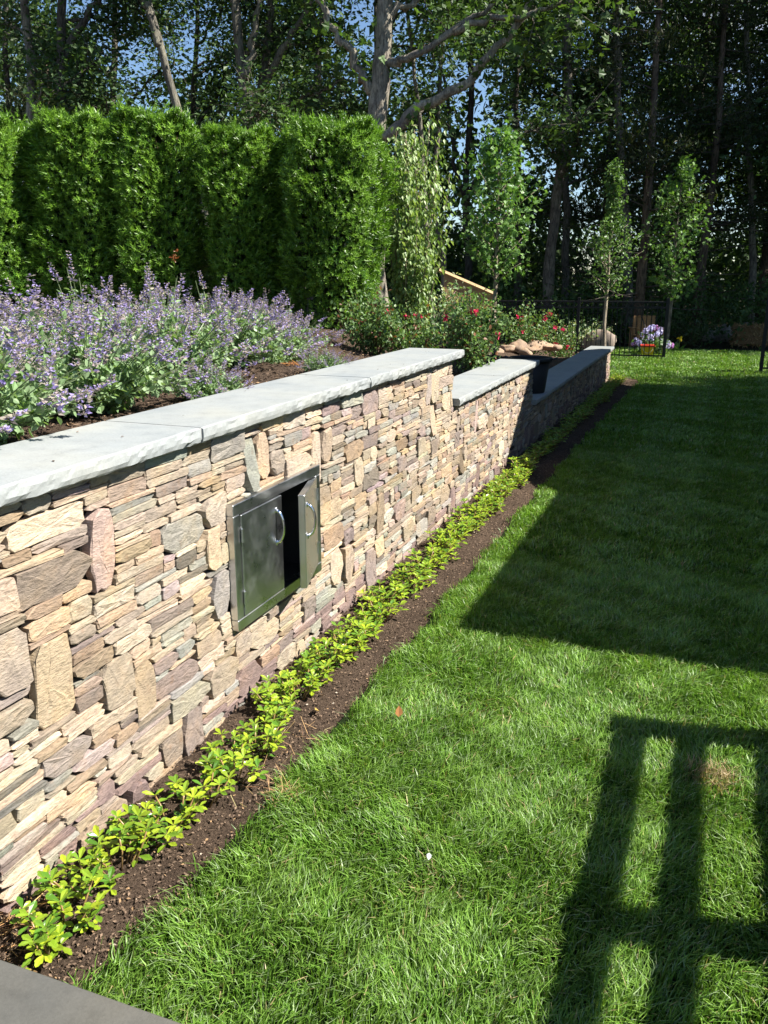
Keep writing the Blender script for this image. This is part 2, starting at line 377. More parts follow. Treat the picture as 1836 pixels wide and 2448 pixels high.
def stone_mesh(y0, y1, z0, z1, r):
    """irregular field stone: centre-based local verts"""
    cy, cz = (y0+y1)/2, (z0+z1)/2; hw, hh = (y1-y0)/2, (z1-z0)/2
    gap = min(.0013, hh*.10); hw -= gap; hh -= gap
    n = 10
    if r.random() < .14:                                                 # worn rounded stone
        th = (np.arange(n)+.5)/n*2*math.pi + r.normal(size=n)*.09; p = r.uniform(3, 5)
        c, s_ = np.cos(th), np.sin(th); rr = (np.abs(c)**p+np.abs(s_)**p)**(-1/p); yy = hw*c*rr; zz = hh*s_*rr*(1+r.normal(size=n)*.05); soft = 1.6
    else:                                                                # split ledge stone with broken corners
        cy_ = np.minimum(hw*.45, hh*r.uniform(.05, 1.1, 4)**1.3); cz_ = hh*r.uniform(.04, .70, 4)
        if r.random() < .45: e_ = [(0, 3), (1, 2)][r.integers(2)]; cz_[list(e_)] = hh*r.uniform(.55, .95, 2); cy_[list(e_)] = np.minimum(hw*.5, hh*r.uniform(.8, 2.2, 2))
        m0, m1 = r.uniform(-.45, .45, 2)*hw
        yy = np.array([-hw, -hw+cy_[0], m0, hw-cy_[1], hw, hw, hw-cy_[2], m1, -hw+cy_[3], -hw])
        zz = np.array([-hh+cz_[0], -hh, -hh, -hh, -hh+cz_[1], hh-cz_[2], hh, hh, hh, hh-cz_[3]])
        zz = zz+r.normal(size=n)*hh*.055; yy = yy+r.normal(size=n)*min(.006, hw*.06); soft = .7
    if r.random() < .6: zz = zz+yy/hw*hh*r.normal()*.10                 # wedge
    yy = np.clip(yy, -hw-.001, hw+.001); zz = np.clip(zz, -hh-.001, hh+.001)
    proud = r.uniform(-.004, .007) + (.003 if hh > .04 else 0)
    ty, tz = r.normal()*.030, r.normal()*.06
    bev = min(.0055, hh*.33, hw*.3)*r.uniform(.5, 1.1)*soft
    big = hw*hh > .0022
    if big:                                                              # more broken outline on the large ones
        y2 = np.empty(2*n); z2 = np.empty(2*n); y2[0::2] = yy; z2[0::2] = zz; yn, zn = np.roll(yy, -1), np.roll(zz, -1); u = r.uniform(.35, .65, n)
        y2[1::2] = yy*(1-u)+yn*u+r.normal(size=n)*.0028; z2[1::2] = zz*(1-u)+zn*u+r.normal(size=n)*.0028
        L_ = np.hypot(yn-yy, zn-zz); kp = np.ones(2*n, bool); kp[1::2] = L_ > .03; yy, zz = y2[kp], z2[kp]; n = len(yy)
    back = np.stack([np.full(n, -.06), yy, zz], 1)
    kk = np.maximum(1-bev/np.maximum(np.hypot(yy, zz), .01), .35)*(1+r.normal(size=n)*.03)
    mid = np.stack([proud-bev*r.uniform(.5, 1.3, n)+(ty*yy+tz*zz)+r.normal(size=n)*.0015, yy, zz], 1)
    fr = np.stack([proud+(ty*yy+tz*zz)*kk+r.normal(size=n)*.0013, yy*kk, zz*kk], 1)
    cen = np.array([[proud+r.uniform(-.001, .003), r.normal()*hw*.2, r.normal()*hh*.2]])
    V = [back, mid, fr]; Q = []; T = []
    if big: k2 = kk*r.uniform(.4, .7, n); V.append(np.stack([proud+(ty*yy+tz*zz)*k2+r.normal(size=n)*.0014, yy*k2, zz*k2], 1))
    lev = len(V); V = np.concatenate(V+[cen])
    for j in range(n):
        q = (j+1) % n
        for l in range(lev-1): Q.append((l*n+j, l*n+q, (l+1)*n+q, (l+1)*n+j))
        T.append(((lev-1)*n+j, (lev-1)*n+q, lev*n))
    return V, np.array(Q), np.array(T), cy, cz
order = []
for (y0, y1, z0, z1) in stones:
    if z1 < gz(np.array((y0+y1)/2))-.005 or y1 < 1.3: continue
    D = math.hypot((y0+y1)/2, 1.69); inc = 1.69/D
    order.append(((y1-y0)*(z1-z0)*inc/(D*D)*(1 if (y0+y1)/2 > 1.55 else .05), (y0, y1, z0, z1)))
order.sort(key=lambda v: -v[0])
rest = Geo()
for kx, (_, (y0, y1, z0, z1)) in enumerate(order):
    r = np.random.default_rng(1000+kx)
    V, Q, T, cy, cz = stone_mesh(y0, y1, z0, z1, r)
    c = PAL[r.choice(len(PAL), p=PW)]*(1+r.normal()*.20)*(1+r.normal(size=3)*.03)
    c = (c*.80 + c.mean()*.16)*.70 + np.array((.030, .024, .014))
    if z0 < .12 and r.random() < .5: c = np.array((.215, .155, .14))*(1+r.normal()*.12)   # reddish footing stones
    c = np.clip(c, .03, .62)
    if kx < 300:
        me = new_mesh('stone', V, [Q, T], np.tile(c, (len(V), 1)), False)
        o = link('stone', me, M['stone'], wall); o.location = (0, cy-8, cz)
    else: rest.add(V+np.array([0, cy, cz]), [Q, T], c)
wl(link('far_stones', rest.mesh('far_stones', False), M['stone'], wall, kind='stuff'))

# bluestone coping slabs with a rock-faced front edge
def coping(y0, y1, zb, zt, seed, x0=-.365, x1=.048):
    r = np.random.default_rng(seed); ny = max(12, int((y1-y0)/.018)); ysl = np.linspace(y0+.006, y1-.006, ny)
    prof = [(x0, zb), (x0, zt), (x0*.5, zt), (x1-.012, zt), (x1-.002, zt-.004), (x1, zt-.018), (x1, zt-.034), (x1-.004, zb+.006), (x1-.012, zb), (x0*.5, zb)]
    V = []
    ph = r.uniform(0, 6)
    rk = r.normal(size=(ny, 4))*np.interp(ysl, np.linspace(y0, y1, 14), r.uniform(.3, 1.5, 14))[:, None]; ker = np.array([.2, .6, .2]); rk = np.stack([np.convolve(rk[:, k], ker, 'same') for k in range(4)], 1)
    for iy, y in enumerate(ysl):
        e = .0045*math.sin(y*9+ph)+.004*math.sin(y*23+ph*2)
        for k, (x, z) in enumerate(prof):
            dx = dz = 0
            if 3 <= k <= 8:
                dx = e*.5+rk[iy, (k-3) % 4]*(.0030 if 4 <= k <= 7 else .0012); dz = rk[iy, (k-2) % 4]*(.0026 if 4 <= k <= 8 else .0003)
                if k == 3: dz = 0
            V.append((x+dx, y, z+dz))
    n = len(prof); F = []; 
    for iy in range(ny-1):
        for k in range(n): F.append((iy*n+k, iy*n+(k+1) % n, (iy+1)*n+(k+1) % n, (iy+1)*n+k))
    F = np.array(F)[:, ::-1]
    gg = Geo(); tone = 1+r.normal()*.035
    cc = np.array((.272, .285, .279))*tone
    gg.add(V, F, cc); base = (ny-1)*n
    gg.P.setdefault(n, []).append(np.array([list(range(n))[::1], list(range(base, base+n))[::-1]]))
    me = gg.mesh('coping_slab'); return me
for q, (y0, y1, zb, zt) in enumerate([(.2, 1.16, 1.175, 1.23), (1.16, 2.53, 1.175, 1.23), (2.53, 4.12, 1.175, 1.23), (4.12, 5.93, 1.175, 1.23), (5.815, 7.3, .842, .895), (7.3, 8.80, .842, .895),
                                (8.74, 10.1, .442, .494), (10.1, 11.6, .442, .494), (11.6, 13.2, .442, .494), (13.2, 14.6, .442, .494), (14.6, 15.86, .442, .494)]):
    wl(link('coping_slab', coping(y0, y1, zb, zt, 60+q, x0=-.365 if q != 4 else -.365), M['bluestone'], wall))
g = Geo(); r = rng
for ys_, z in ((2.53, 1.228), (4.12, 1.228), (7.3, .893), (10.1, .492), (11.6, .492)):
    g.add(*box(-.36, .041, ys_-.0065, ys_+.0065, z-.04, z+.0005), (.33, .33, .315))
wl(link('joint_mortar', g.mesh('joint_mortar'), M['bluestone'], wall))

# ================================================================== STEEL ACCESS CABINET
cab = thing('access_cabinet', 'stainless steel double-door cabinet set in stone wall, one door ajar', 'cabinet', (0, 3.124, .374))
A0, A1, B0, B1 = -.391, .391, 0.0, .521      # outline about the base point (y, z)
def cl(name, geos, mat, parent=cab, loc=None, smooth=False):
    gg = Geo()
    for V, F in geos: gg.add(V, F, (.5, .5, .5))
    return link(name, gg.mesh(name, smooth), mat, parent, loc)
fw = .046
cl('frame', [bbox(-.002, .034, A0, A1, B1-fw, B1, .003), bbox(-.002, .034, A0, A1, B0, B0+fw, .003), bbox(-.002, .0335, A0, A0+fw, B0+fw, B1-fw, .003), bbox(-.002, .0335, A1-fw, A1, B0+fw, B1-fw, .003)], M['steel'])
g = Geo(); gy0, gy1, gz0, gz1 = A0+.03, A1-.03, B0+.03, B1-.03
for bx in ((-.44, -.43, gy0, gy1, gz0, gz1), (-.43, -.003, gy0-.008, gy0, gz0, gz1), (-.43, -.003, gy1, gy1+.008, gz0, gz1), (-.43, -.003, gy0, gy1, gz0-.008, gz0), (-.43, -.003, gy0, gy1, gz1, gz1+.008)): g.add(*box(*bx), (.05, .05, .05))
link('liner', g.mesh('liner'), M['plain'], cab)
dh0, dh1, dw = B0+fw+.004, B1-fw-.004, .339
def handle(y, z0, z1, x):
    th = np.linspace(0, math.pi, 15); pts = np.stack([x+.034*np.sin(th), np.full(15, y), (z0+z1)/2-(z1-z0)/2*np.cos(th)], 1)
    return tube(pts, np.interp(np.sin(th), [0, 1], [.0075, .0055]), 8)
d1 = cl('door_leaf', [bbox(.008, .0385, A0+fw+.004, -.003, dh0, dh1, .003)], M['steel'])
cl('handle', [handle(-.055, .275, .415, .0385), bbox(.0383, .041, -.064, -.046, .262, .285), bbox(.0383, .041, -.064, -.046, .405, .428)], M['chrome'], d1, smooth=True)
for z in (.10, .36): cl('hinge', [tube([(.040, A0+fw+.002, z), (.040, A0+fw+.002, z+.055)], .006, 8)], M['steel'], d1)
d2 = cl('door_leaf', [bbox(0, .030, -dw, 0, dh0, dh1, .003)], M['steel'], cab, (.0085, A1-fw-.004, 0))
d2['label'] = 'steel door leaf standing ajar'
cl('handle', [handle(-dw+.055, .275, .415, .030), bbox(.0298, .0325, -dw+.046, -dw+.064, .262, .285), bbox(.0298, .0325, -dw+.046, -dw+.064, .405, .428)], M['chrome'], d2, smooth=True)
for z in (.10, .36): cl('hinge', [tube([(.032, .001, z), (.032, .001, z+.055)], .006, 8)], M['steel'], d2)
d2.rotation_euler = (0, 0, math.radians(16.5))

# ================================================================== HOUSE AND SCREEN right of the lawn (they throw the shade)
house = thing('house', 'grey clapboard house beside the lawn, outside the right edge', 'house', (6, 9, 0))
def hl(name, g_, mat): o = link(name, g_.mesh(name), mat, house); o.matrix_parent_inverse = Matrix.Translation((-6, -9, 0)); return o
XF = 3.62
def prism(poly, x0, x1):
    n = len(poly); V = [(x0, y, z) for y, z in poly]+[(x1, y, z) for y, z in poly]
    Q = [(k, (k+1) % n, n+(k+1) % n, n+k) for k in range(n)]; return V, Q, n
g = Geo()
wp = [(4.5, -.3), (15.45, -.3), (15.45, 4.25), (12.3, 6.75), (7.8, 3.15), (7.6, 2.85), (4.5, 2.85)]
V, Q, n = prism(wp, XF, 12); g.add(V, np.array(Q), (.42, .43, .43)); g.P.setdefault(n, []).append(np.array([list(range(n))[::-1], list(range(n, 2*n))]))
hl('wall', g, M['plain'])
g = Geo()
for k in range(34):
    z = -.05+k*.12
    if z > 2.7 and True:
        ya = np.interp(z, [2.7, 2.85, 3.15, 6.75], [4.5, 7.62, 7.85, 12.2]); yb = 15.44
    else: ya, yb = 4.5, 15.44
    g.add(*box(XF-.016, XF+.002, ya, yb, z, z+.112), (.44, .45, .45))
hl('clapboard', g, M['plain'])
g = Geo(); g.add(*box(3.3, 12.3, 4.25, 7.55, 2.83, 2.99), (.5, .5, .5)); hl('porch_roof', g, M['plain'])
g = Geo()
def slab(p, q, th, x0, x1):
    (ya, za), (yb, zb) = p, q; L = math.hypot(yb-ya, zb-za); nx_, nz_ = -(zb-za)/L*th, (yb-ya)/L*th
    V, Q, n = prism([(ya, za), (yb, zb), (yb+nx_, zb+nz_), (ya+nx_, za+nz_)], x0, x1); g.add(V, np.array(Q), (.09, .085, .08)); g.P.setdefault(4, []).append(np.array([list(range(4)), list(range(4, 8))])+g.n-8)
slab((7.28, 2.86), (12.30, 6.85), .14, 3.3, 12.3); slab((12.30, 6.85), (15.72, 4.15), .14, 3.3, 12.3)
hl('roof', g, M['plain'])
for (y0, y1, z0, z1) in ((9.2, 10.4, 1.0, 2.4), (12.2, 13.4, 1.0, 2.4), (5.4, 6.6, .9, 2.2), (11.2, 12.9, 3.4, 4.7)):
    g = Geo()
    for bx in ((XF-.05, XF-.002, y0-.09, y1+.09, z1, z1+.1), (XF-.05, XF-.002, y0-.09, y1+.09, z0-.08, z0), (XF-.05, XF-.002, y0-.09, y0, z0, z1), (XF-.05, XF-.002, y1, y1+.09, z0, z1), (XF-.045, XF-.002, (y0+y1)/2-.02, (y0+y1)/2+.02, z0, z1)): g.add(*box(*bx), (.75, .75, .73))
    o = hl('window', g, M['plain']); gg = Geo(); gg.add(*box(XF-.03, XF-.02, y0, y1, z0, z1), (.02, .025, .03)); p = link('pane', gg.mesh('pane'), M['chrome'], o)
# unseen timber screen, assumed; boards spaced so their shadows stripe the grass
scr = thing('assumed_timber_screen', 'brown timber screen of horizontal boards beside the landing, outside the frame', 'screen', (2.9, 2.6, 0))
tb = (.22, .15, .09)
def sl_(name, *bx):
    gg = Geo(); gg.add(*bbox(*bx, .006), tb); o = link(name, gg.mesh(name), M['timber'], scr); o.matrix_parent_inverse = Matrix.Translation((-2.9, -2.6, 0)); return o
for y in (3.32, 2.21, 1.02): sl_('post', 2.87, 2.95, y-.02, y+.13, -.05, 1.60)
for y0, y1 in ((2.34, 3.30), (1.15, 2.19)):
    sl_('board', 2.895, 2.919, y0, y1, 1.475, 1.61); sl_('board', 2.895, 2.919, y0, y1, 1.235, 1.36)
    for k in range(5): sl_('board', 2.895, 2.919, y0, y1, .03+k*.205, .03+k*.205+.203)

# ================================================================== TREES
def bend(p0, p1, n, r, amp):
    p0, p1 = np.array(p0, float), np.array(p1, float); t = np.linspace(0, 1, n)[:, None]
    P = p0+(p1-p0)*t; w = np.cumsum(r.normal(size=(n, 3)), 0); w -= w[0]+(w[-1]-w[0])*t
    return P+w*amp
def leaves_at(g, pts, per, rad, size, C, r, tpl=KITE, up=.6, droop=0.0, flat=.6):
    pts = np.repeat(np.asarray(pts, float), per, 0); n = len(pts)
    off = r.normal(size=(n, 3))*rad; off[:, 2] *= flat
    d = rdir(n, 0, r); d[:, 2] = d[:, 2]*.5-droop
    nn = rdir(n, up*2, r)
    scatter(g, tpl[0], tpl[1], pts+off, d, nn, size*r.uniform(.6, 1.25, n), C(n))
BARK = (.17, .145, .12)
def tree(name, label, trunk, rad, limbs, C, seed, leaf=.13, per=26, crad=.42, bark=BARK, tpl=KITE, twigs=5, extra=None, group='trees of the wood', mat='wood_leaf', droop=.15):
    """trunk: polyline; limbs: list of (polyline, r0, r1, leafy_from)"""
    r = np.random.default_rng(seed); base = np.array(trunk[0], float)
    t = thing(name, label, 'tree', tuple(base), group=group)
    tr = np.array(trunk, float)-base
    # refine trunk
    k = np.linspace(0, len(tr)-1, 3*len(tr)); tr2 = np.stack([np.interp(k, range(len(tr)), tr[:, a]) for a in range(3)], 1); tr2[1:-1] += r.normal(size=(len(tr2)-2, 3))*.02
    rd = np.interp(k, range(len(tr)), rad); rd[0] *= 1.35
    g = Geo(); V, F = tube(tr2, rd, 10, r, .06); g.add(V, F, np.array(bark)*(1+r.normal(size=(len(V), 1))*.08))
    o = link('trunk', g.mesh('trunk', True), M['bark'], t)
    gl = Geo(); gc = Geo(); have = False
    for (pl, r0, r1, lf) in limbs:
        pl = np.array(pl, float)-base
        kk = np.linspace(0, len(pl)-1, 3*len(pl)); p2 = np.stack([np.interp(kk, range(len(pl)), pl[:, a]) for a in range(3)], 1); p2[1:-1] += r.normal(size=(len(p2)-2, 3))*.035
        V, F = tube(p2, np.linspace(r0, r1, len(p2)), 7, r, .06); gb = Geo() if name != 'shade_tree' else gl; gb.add(V, F, np.array(bark)*(1.05+r.normal(size=(len(V), 1))*.08)); have = True
        if gb is not gl: link('limb', gb.mesh('limb', True), M['bark'], t)
        for j in range(len(p2)):
            if j/len(p2) < lf: continue
            for q in range(twigs):
                d = rdir(1, .15, r)[0]; L = r.uniform(.35, 1.1)
                tw = np.stack([p2[j], p2[j]+d*L*.5+r.normal(size=3)*.05, p2[j]+d*L+r.normal(size=3)*.08])
                V, F = tube(tw, [.014, .009, .004], 3); gl.add(V, F, np.array(bark)*.8)
                leaves_at(gc, tw[1:], per//2, crad, leaf, C, r, tpl, droop=droop)
    if extra is not None and len(extra): leaves_at(gc, np.asarray(extra)-base, per, crad*1.15, leaf, C, r, tpl, droop=droop)
    if gl.n: link('twigs', gl.mesh('twigs', True), M['bark'], t, kind='stuff')
    if gc.n: link('crown', gc.mesh('crown'), M[mat], t)
    return t
def oakC(n, r=rng): return mixc((.045, .092, .024), (.10, .165, .042), r.random(n))*(1+r.normal(size=(n, 1))*.2)
def darkC(n, r=rng): return mixc((.036, .080, .026), (.088, .145, .046), r.random(n))*(1+r.normal(size=(n, 1))*.2)
def pineC(n, r=rng): return mixc((.026, .048, .018), (.060, .060, .024), r.random(n)**2)*(1+r.normal(size=(n, 1))*.2)
def P3(px, py, D):
    """world point at depth D seen at photo pixel (px, py)"""
    x, y = (px-918)/FPX, (1224-py)/FPX
    cp, sp = math.cos(PITCH), math.sin(PITCH)
    fwd = cp+sp*y; up = -sp+cp*y; s = D/fwd
    p = CAM[:2]+F0*D+R0*x*s; return np.array([p[0], p[1], CAM[2]+up*s])
def crownpts(c, rx, rz, n, r, hollow=.35):
    d = rdir(n, 0, r); k = r.uniform(hollow, 1, n)**.6; return np.asarray(c)+d*np.array([rx, rx, rz])*k[:, None]

# --- the big oak behind the hedge
D = 18; b0 = P3(897, 330, D); foot = np.array([b0[0], b0[1], -.2])
rr = np.random.default_rng(3)
oak = [foot, foot*.5+b0*.5, b0, P3(908, 200, D), P3(918, 60, D), P3(924, -60, D), P3(930, -330, D), P3(930, -800, D)]
orad = [.27, .21, .19, .178, .16, .145, .11, .05]
olimbs = [([P3(895, 230, D), P3(870, 200, D), P3(845, 140, D), P3(800, 70, D), P3(755, 0, D), P3(700, -120, D+.4)], .10, .05, .80),
          ([P3(915, 330, D-.1), P3(960, 290, D-.2), P3(1045, 235, D-.4), P3(1120, 195, D-.6), P3(1180, 120, D-.7), P3(1240, 60, D-.9), P3(1300, -60, D-1)], .115, .05, .80),
          ([P3(925, 155, D-.1), P3(960, 140, D-.3), P3(1020, 115, D-.5), P3(1100, 65, D-.7), P3(1170, 20, D-.7), P3(1240, -60, D-1)], .085, .035, .78),
          ([P3(1085, 78, D-.65), P3(1160, 50, D-.9), P3(1240, 38, D-1), P3(1330, 15, D-1.2), P3(1430, -30, D-1.4)], .065, .03, .72),
          ([P3(918, 40, D), P3(980, 10, D), P3(1060, -80, D), P3(1150, -220, D)], .09, .03, .35),
          ([P3(922, -30, D), P3(850, -120, D), P3(740, -260, D)], .10, .03, .3),
          ([P3(928, -250, D), P3(1030, -330, D), P3(1160, -420, D)], .08, .03, .2), ([P3(930, -500, D), P3(840, -560, D), P3(720, -640, D)], .08, .03, .2)]
sprigs = [P3(840, 95, D-.2), P3(812, 145, D-.1), P3(860, 140, D-.1), P3(1030, 300, D-1), P3(1040, 330, D-1), P3(1080, 110, D-.6), P3(1110, 130, D-.6), P3(1200, 85, D-1), P3(1270, 60, D-1), P3(1340, 40, D-1.2), P3(1180, 210, D-.6)]
tree('oak_tree', 'big oak with long pale rising limbs behind the right end of hedge', oak, orad, olimbs, oakC, 21, .15, 26, .34, (.30, .26, .22), LOBE, 3, sprigs)

# --- other trees that can be told apart
def wood_tree(px, py_foot, px_top, D, r0, label, seed, lo=3.0, hi=15.0, nl=9, spread=2.6, per=24, leaf=.15, C=darkC, bark=(.12, .105, .09), fork=None, name='woodland_tree', twigs=4, lean=0):
    r = np.random.default_rng(seed)
    a = P3(px, py_foot, D); top = P3(px_top, 0, D); f = np.array([a[0], a[1], -.2]); dirn = (top-a)/max(top[2]-a[2], .5)
    f = a-dirn*(a[2]+.2); tip = f+dirn*hi; tip[:2] = f[:2]+np.clip(tip[:2]-f[:2], -4, 4)
    tr = bend(f, tip, 8, r, .10); rad = np.linspace(r0, r0*.25, 8); limbs = []
    for k in range(nl):
        u = (lo+(hi-lo)*(k+r.random())/nl)/hi; u = min(u, .97); p = np.array([np.interp(u*7, range(8), tr[:, q]) for q in range(3)])
        th = r.uniform(0, 2*math.pi); L = spread*r.uniform(.6, 1.2)*(1-.4*u); e = p+np.array([math.cos(th)*L, math.sin(th)*L, L*r.uniform(.1, .7)])
        limbs.append((bend(p, e, 5, r, .08), r0*.32, .02, .35))
    for fk in (fork or []): limbs.append((fk, r0*.62, .04, .75))
    return tree(name, label, tr, rad, limbs, lambda n: C(n, r), seed+1, leaf, per, .30, bark, KITE, twigs)
wood_tree(64, 250, 50, 23, .17, 'pale lichened trunk nearest the upper left corner', 31, 4.5, 14, 9, 2.8, bark=(.22, .20, .17))
wood_tree(140, 290, 132, 22, .16, 'forked dark-limbed tree second from the upper left corner', 32, 4.5, 15, 9, 2.8, fork=[[P3(150, 150, 22), P3(190, 70, 22), P3(240, 0, 22), P3(280, -80, 22)]])
wood_tree(430, 290, 352, 21, .13, 'slender trunk leaning left above the hedge middle', 33, 6.5, 14, 8, 2.4, bark=(.20, .18, .15), fork=[[P3(378, 110, 21), P3(362, 50, 21), P3(345, 0, 21), P3(330, -60, 21)]])
wood_tree(583, 280, 553, 22, .17, 'twin-stemmed oak whose left stem rises straight', 34, 5.2, 15, 9, 2.6, bark=(.2, .175, .15), fork=[[P3(590, 190, 22), P3(604, 120, 22), P3(622, 0, 22), P3(628, -80, 22)]])
wood_tree(618, 280, 630, 22.6, .16, 'oak with one long limb slanting right to the top edge', 35, 5.4, 14, 8, 2.6, bark=(.2, .175, .15), fork=[[P3(628, 210, 22.6), P3(660, 150, 22.4), P3(700, 80, 22.2), P3(745, 0, 22), P3(790, -80, 22)]])
wood_tree(1000, 380, 970, 22, .075, 'thin straight trunk just right of the big oak', 36, 4.8, 12, 6, 1.8, bark=(.19, .17, .14))
wood_tree(1055, 540, 1055, 23, .085, 'thin upright trunk behind the pale dogwood', 37, 6.8, 13, 7, 2.0, bark=(.15, .135, .12))
wood_tree(1112, 690, 1112, 27, .13, 'dark forked tree against the blue sky gap', 38, 8.0, 15, 10, 3.0, bark=(.06, .055, .05), fork=[[P3(1118, 500, 27), P3(1090, 400, 27), P3(1078, 300, 27), P3(1060, 180, 27)], [P3(1118, 480, 27), P3(1150, 400, 27), P3(1190, 330, 27)]])
wood_tree(1315, 690, 1362, 25, .17, 'grey trunk leaning right behind the black fence', 39, 3.6, 15, 10, 3.0, bark=(.17, .15, .13))
wood_tree(1348, 690, 1352, 27, .13, 'straight dark trunk beside the leaning grey trunk', 40, 3.0, 15, 10, 2.8, bark=(.12, .11, .10))
wood_tree(1500, 700, 1490, 25, .15, 'broad weathered trunk behind the black fence gate post', 41, 4.5, 15, 8, 2.6, bark=(.19, .175, .155))
wood_tree(1790, 600, 1780, 27, .12, 'pale slim trunk near the right edge', 42, 3.4, 14, 10, 2.6, bark=(.24, .22, .19))
wood_tree(1690, 560, 1720, 30, .12, 'dim slender trunk between cedar and right edge', 43, 2.6, 14, 12, 2.8, bark=(.15, .14, .12))
wood_tree(1230, 650, 1235, 30, .14, 'dim trunk between maple and leaning grey trunk', 44, 7.0, 14, 12, 3.0)
wood_tree(250, 250, 262, 27, .15, 'dim trunk deep in the wood over the hedge left half', 45, 5.5, 14, 12, 3.0)
wood_tree(760, 300, 770, 27, .15, 'dim trunk deep in the wood left of the big oak', 46, 2.4, 14, 12, 3.0)
wood_tree(480, 280, 486, 30, .14, 'dim trunk deep in the wood above the hedge centre', 47, 6.0, 14, 12, 3.0)
wood_tree(20, 280, 12, 28, .14, 'dim trunk at the left edge of the wood', 48, 2.4, 14, 12, 3.0)
wood_tree(905, 300, 900, 31, .14, 'dim trunk directly behind the big oak', 49, 2.6, 14, 12, 3.2)
# trees to the right that shade the wood
shade = []
for k, (x, y, h) in enumerate([(5.5, 28.5, 17), (8.5, 27, 18), (9, 31, 18), (12.5, 27.5, 18), (13, 31, 19), (4.2, 33, 16), (14, 35, 19), (9.5, 36, 18), (0.5, 34, 16), (17, 28, 20), (18, 33, 20), (16, 18.8, 17)]):
    lab_ = 'tall dense tree of the dark wood on the right, ' + ['by the fence opening', 'behind the house corner', 'in its second row', 'beside the house', 'behind the house', 'left of its edge', 'at its back', 'in its third row', 'straight behind the gate', 'far to the side', 'in its far corner', 'behind the house gable'][k]
    if k > 2:
        o = copy_tree(shade[k % 3][0]); o.location = (x, y, -.2); o.rotation_euler = (0, 0, k*1.3); q_ = h/shade[k % 3][1]; o.scale = (q_, q_, q_); o['label'] = lab_; continue
    r = np.random.default_rng(300+k); f = np.array([x, y, -.2]); tr = bend(f, f+np.array([r.normal()*.5, r.normal()*.5, h]), 8, r, .1); limbs = []
    for q in range(15):
        u = .20+.78*(q+r.random())/15; p = np.array([np.interp(u*7, range(8), tr[:, a]) for a in range(3)]); th = r.uniform(0, 6.28); L = r.uniform(2.2, 4.2)*(1-.45*u)
        limbs.append((bend(p, p+np.array([math.cos(th)*L, math.sin(th)*L, L*r.uniform(0, .6)]), 5, r, .1), .07, .02, .25))
    shade.append((tree('shade_tree', lab_, tr, np.linspace(.2, .05, 8), limbs, lambda n, r=r: darkC(n, r), 400+k, .24, 20, .6, (.12, .105, .09), KITE, 4), h))
# cedars: brownish fine foliage, dead lower boughs
def cedar(px, D, label, seed, h=11, lo=1.8, w=2.2):
    r = np.random.default_rng(seed); f = at(px, D); f = np.array([f[0], f[1], -.2]); t = thing('cedar_tree', label, 'tree', tuple(f), group='trees of the wood')
    g = Geo(); V, F = tube(bend((0, 0, 0), (0, 0, h), 9, r, .05), np.linspace(.15, .03, 9), 9, r, .05); g.add(V, F, (.13, .095, .075)); link('trunk', g.mesh('trunk', True), M['bark'], t)
    g = Geo(); gc = Geo()
    for k in range(85):
        z = .7+(h-.9)*r.random()**.85; th = r.uniform(0, 6.28); L = w*(1-.72*z/h)*r.uniform(.6, 1.1)
        e = np.array([math.cos(th)*L, math.sin(th)*L, z+L*r.uniform(-.12, .3)]); pl = bend((0, 0, z), e, 5, r, .06); V, F = tube(pl, np.linspace(.022, .006, 5), 4); g.add(V, F, (.12, .10, .09))
        if z > lo+r.normal()*.4:
            for p in np.concatenate([pl[2:], (pl[2:]+pl[1:-1])/2]):
                n = 42; q = p+r.normal(size=(n, 3))*np.array([.24, .24, .15]); d = nrm(rdir(n, .2, r)+nrm(e)*.8)
                scatter(gc, SLIM[0], SLIM[1], q, d, rdir(n, 1, r), r.uniform(.07, .17, n), pineC(n, r))
    link('boughs', g.mesh('boughs', True), M['bark'], t); link('crown', gc.mesh('crown'), M['wood_leaf'], t); return t
cedar(1490, 23.5, 'brownish dark cedar behind the narrow pear tree', 71, 12, 3.6, 3.0)
cedar(1625, 25.5, 'brownish cedar behind the right-hand young tree', 72, 12, 2.2, 3.0)
cedar(1395, 28, 'dark cedar deeper in the wood behind the fence', 73, 12, 1.8, 2.6)
cedar(1760, 30, 'dim cedar near the right edge of the wood', 74, 12, 1.2, 2.8)
# pines behind the hedge at left
cedar(215, 26, 'soft grey-green pine behind the left of the hedge', 75, 7.5, 1.5, 2.6); cedar(40, 27, 'dark pine with bare twigs at the far left', 76, 9, 2.0, 2.8)

# far-off wood closing the view: one mass of foliage
r = np.random.default_rng(88); g = Geo(); cen = []
for k in range(900):
    px = r.uniform(-350, 2200); D = r.uniform(33, 46); p = at(px, D)
    top = 10.2+1.9*math.sin(px*.011)+1.6*math.sin(px*.027+1)+r.normal()*.7
    if 1045 < px < 1135: top *= .22
    if 260 < px < 520: top -= 1.6
    if px > 1250: top += 6
    cen.append((p[0], p[1], r.uniform(0, 1)**.8*max(top, 1)))
for k in range(520):
    px = r.uniform(-400, 2250); D = r.uniform(36, 50); p = at(px, D); cen.append((p[0], p[1], r.uniform(-.2, 3.2)))
cen = np.array(cen); n = 80; pts = np.repeat(cen, n, 0)+r.normal(size=(len(cen)*n, 3))*np.array([.75, .75, .5])
scatter(g, KITE[0], KITE[1], pts, rdir(len(pts), -.2, r), rdir(len(pts), 1.0, r), r.uniform(.22, .48, len(pts)), mixc((.034, .072, .027), (.078, .122, .044), r.random(len(pts))))
link('far_wood', g.mesh('far_wood'), M['wood_leaf'], kind='stuff', label='dark leafy mass of the far wood behind the trunks', cat='wood')
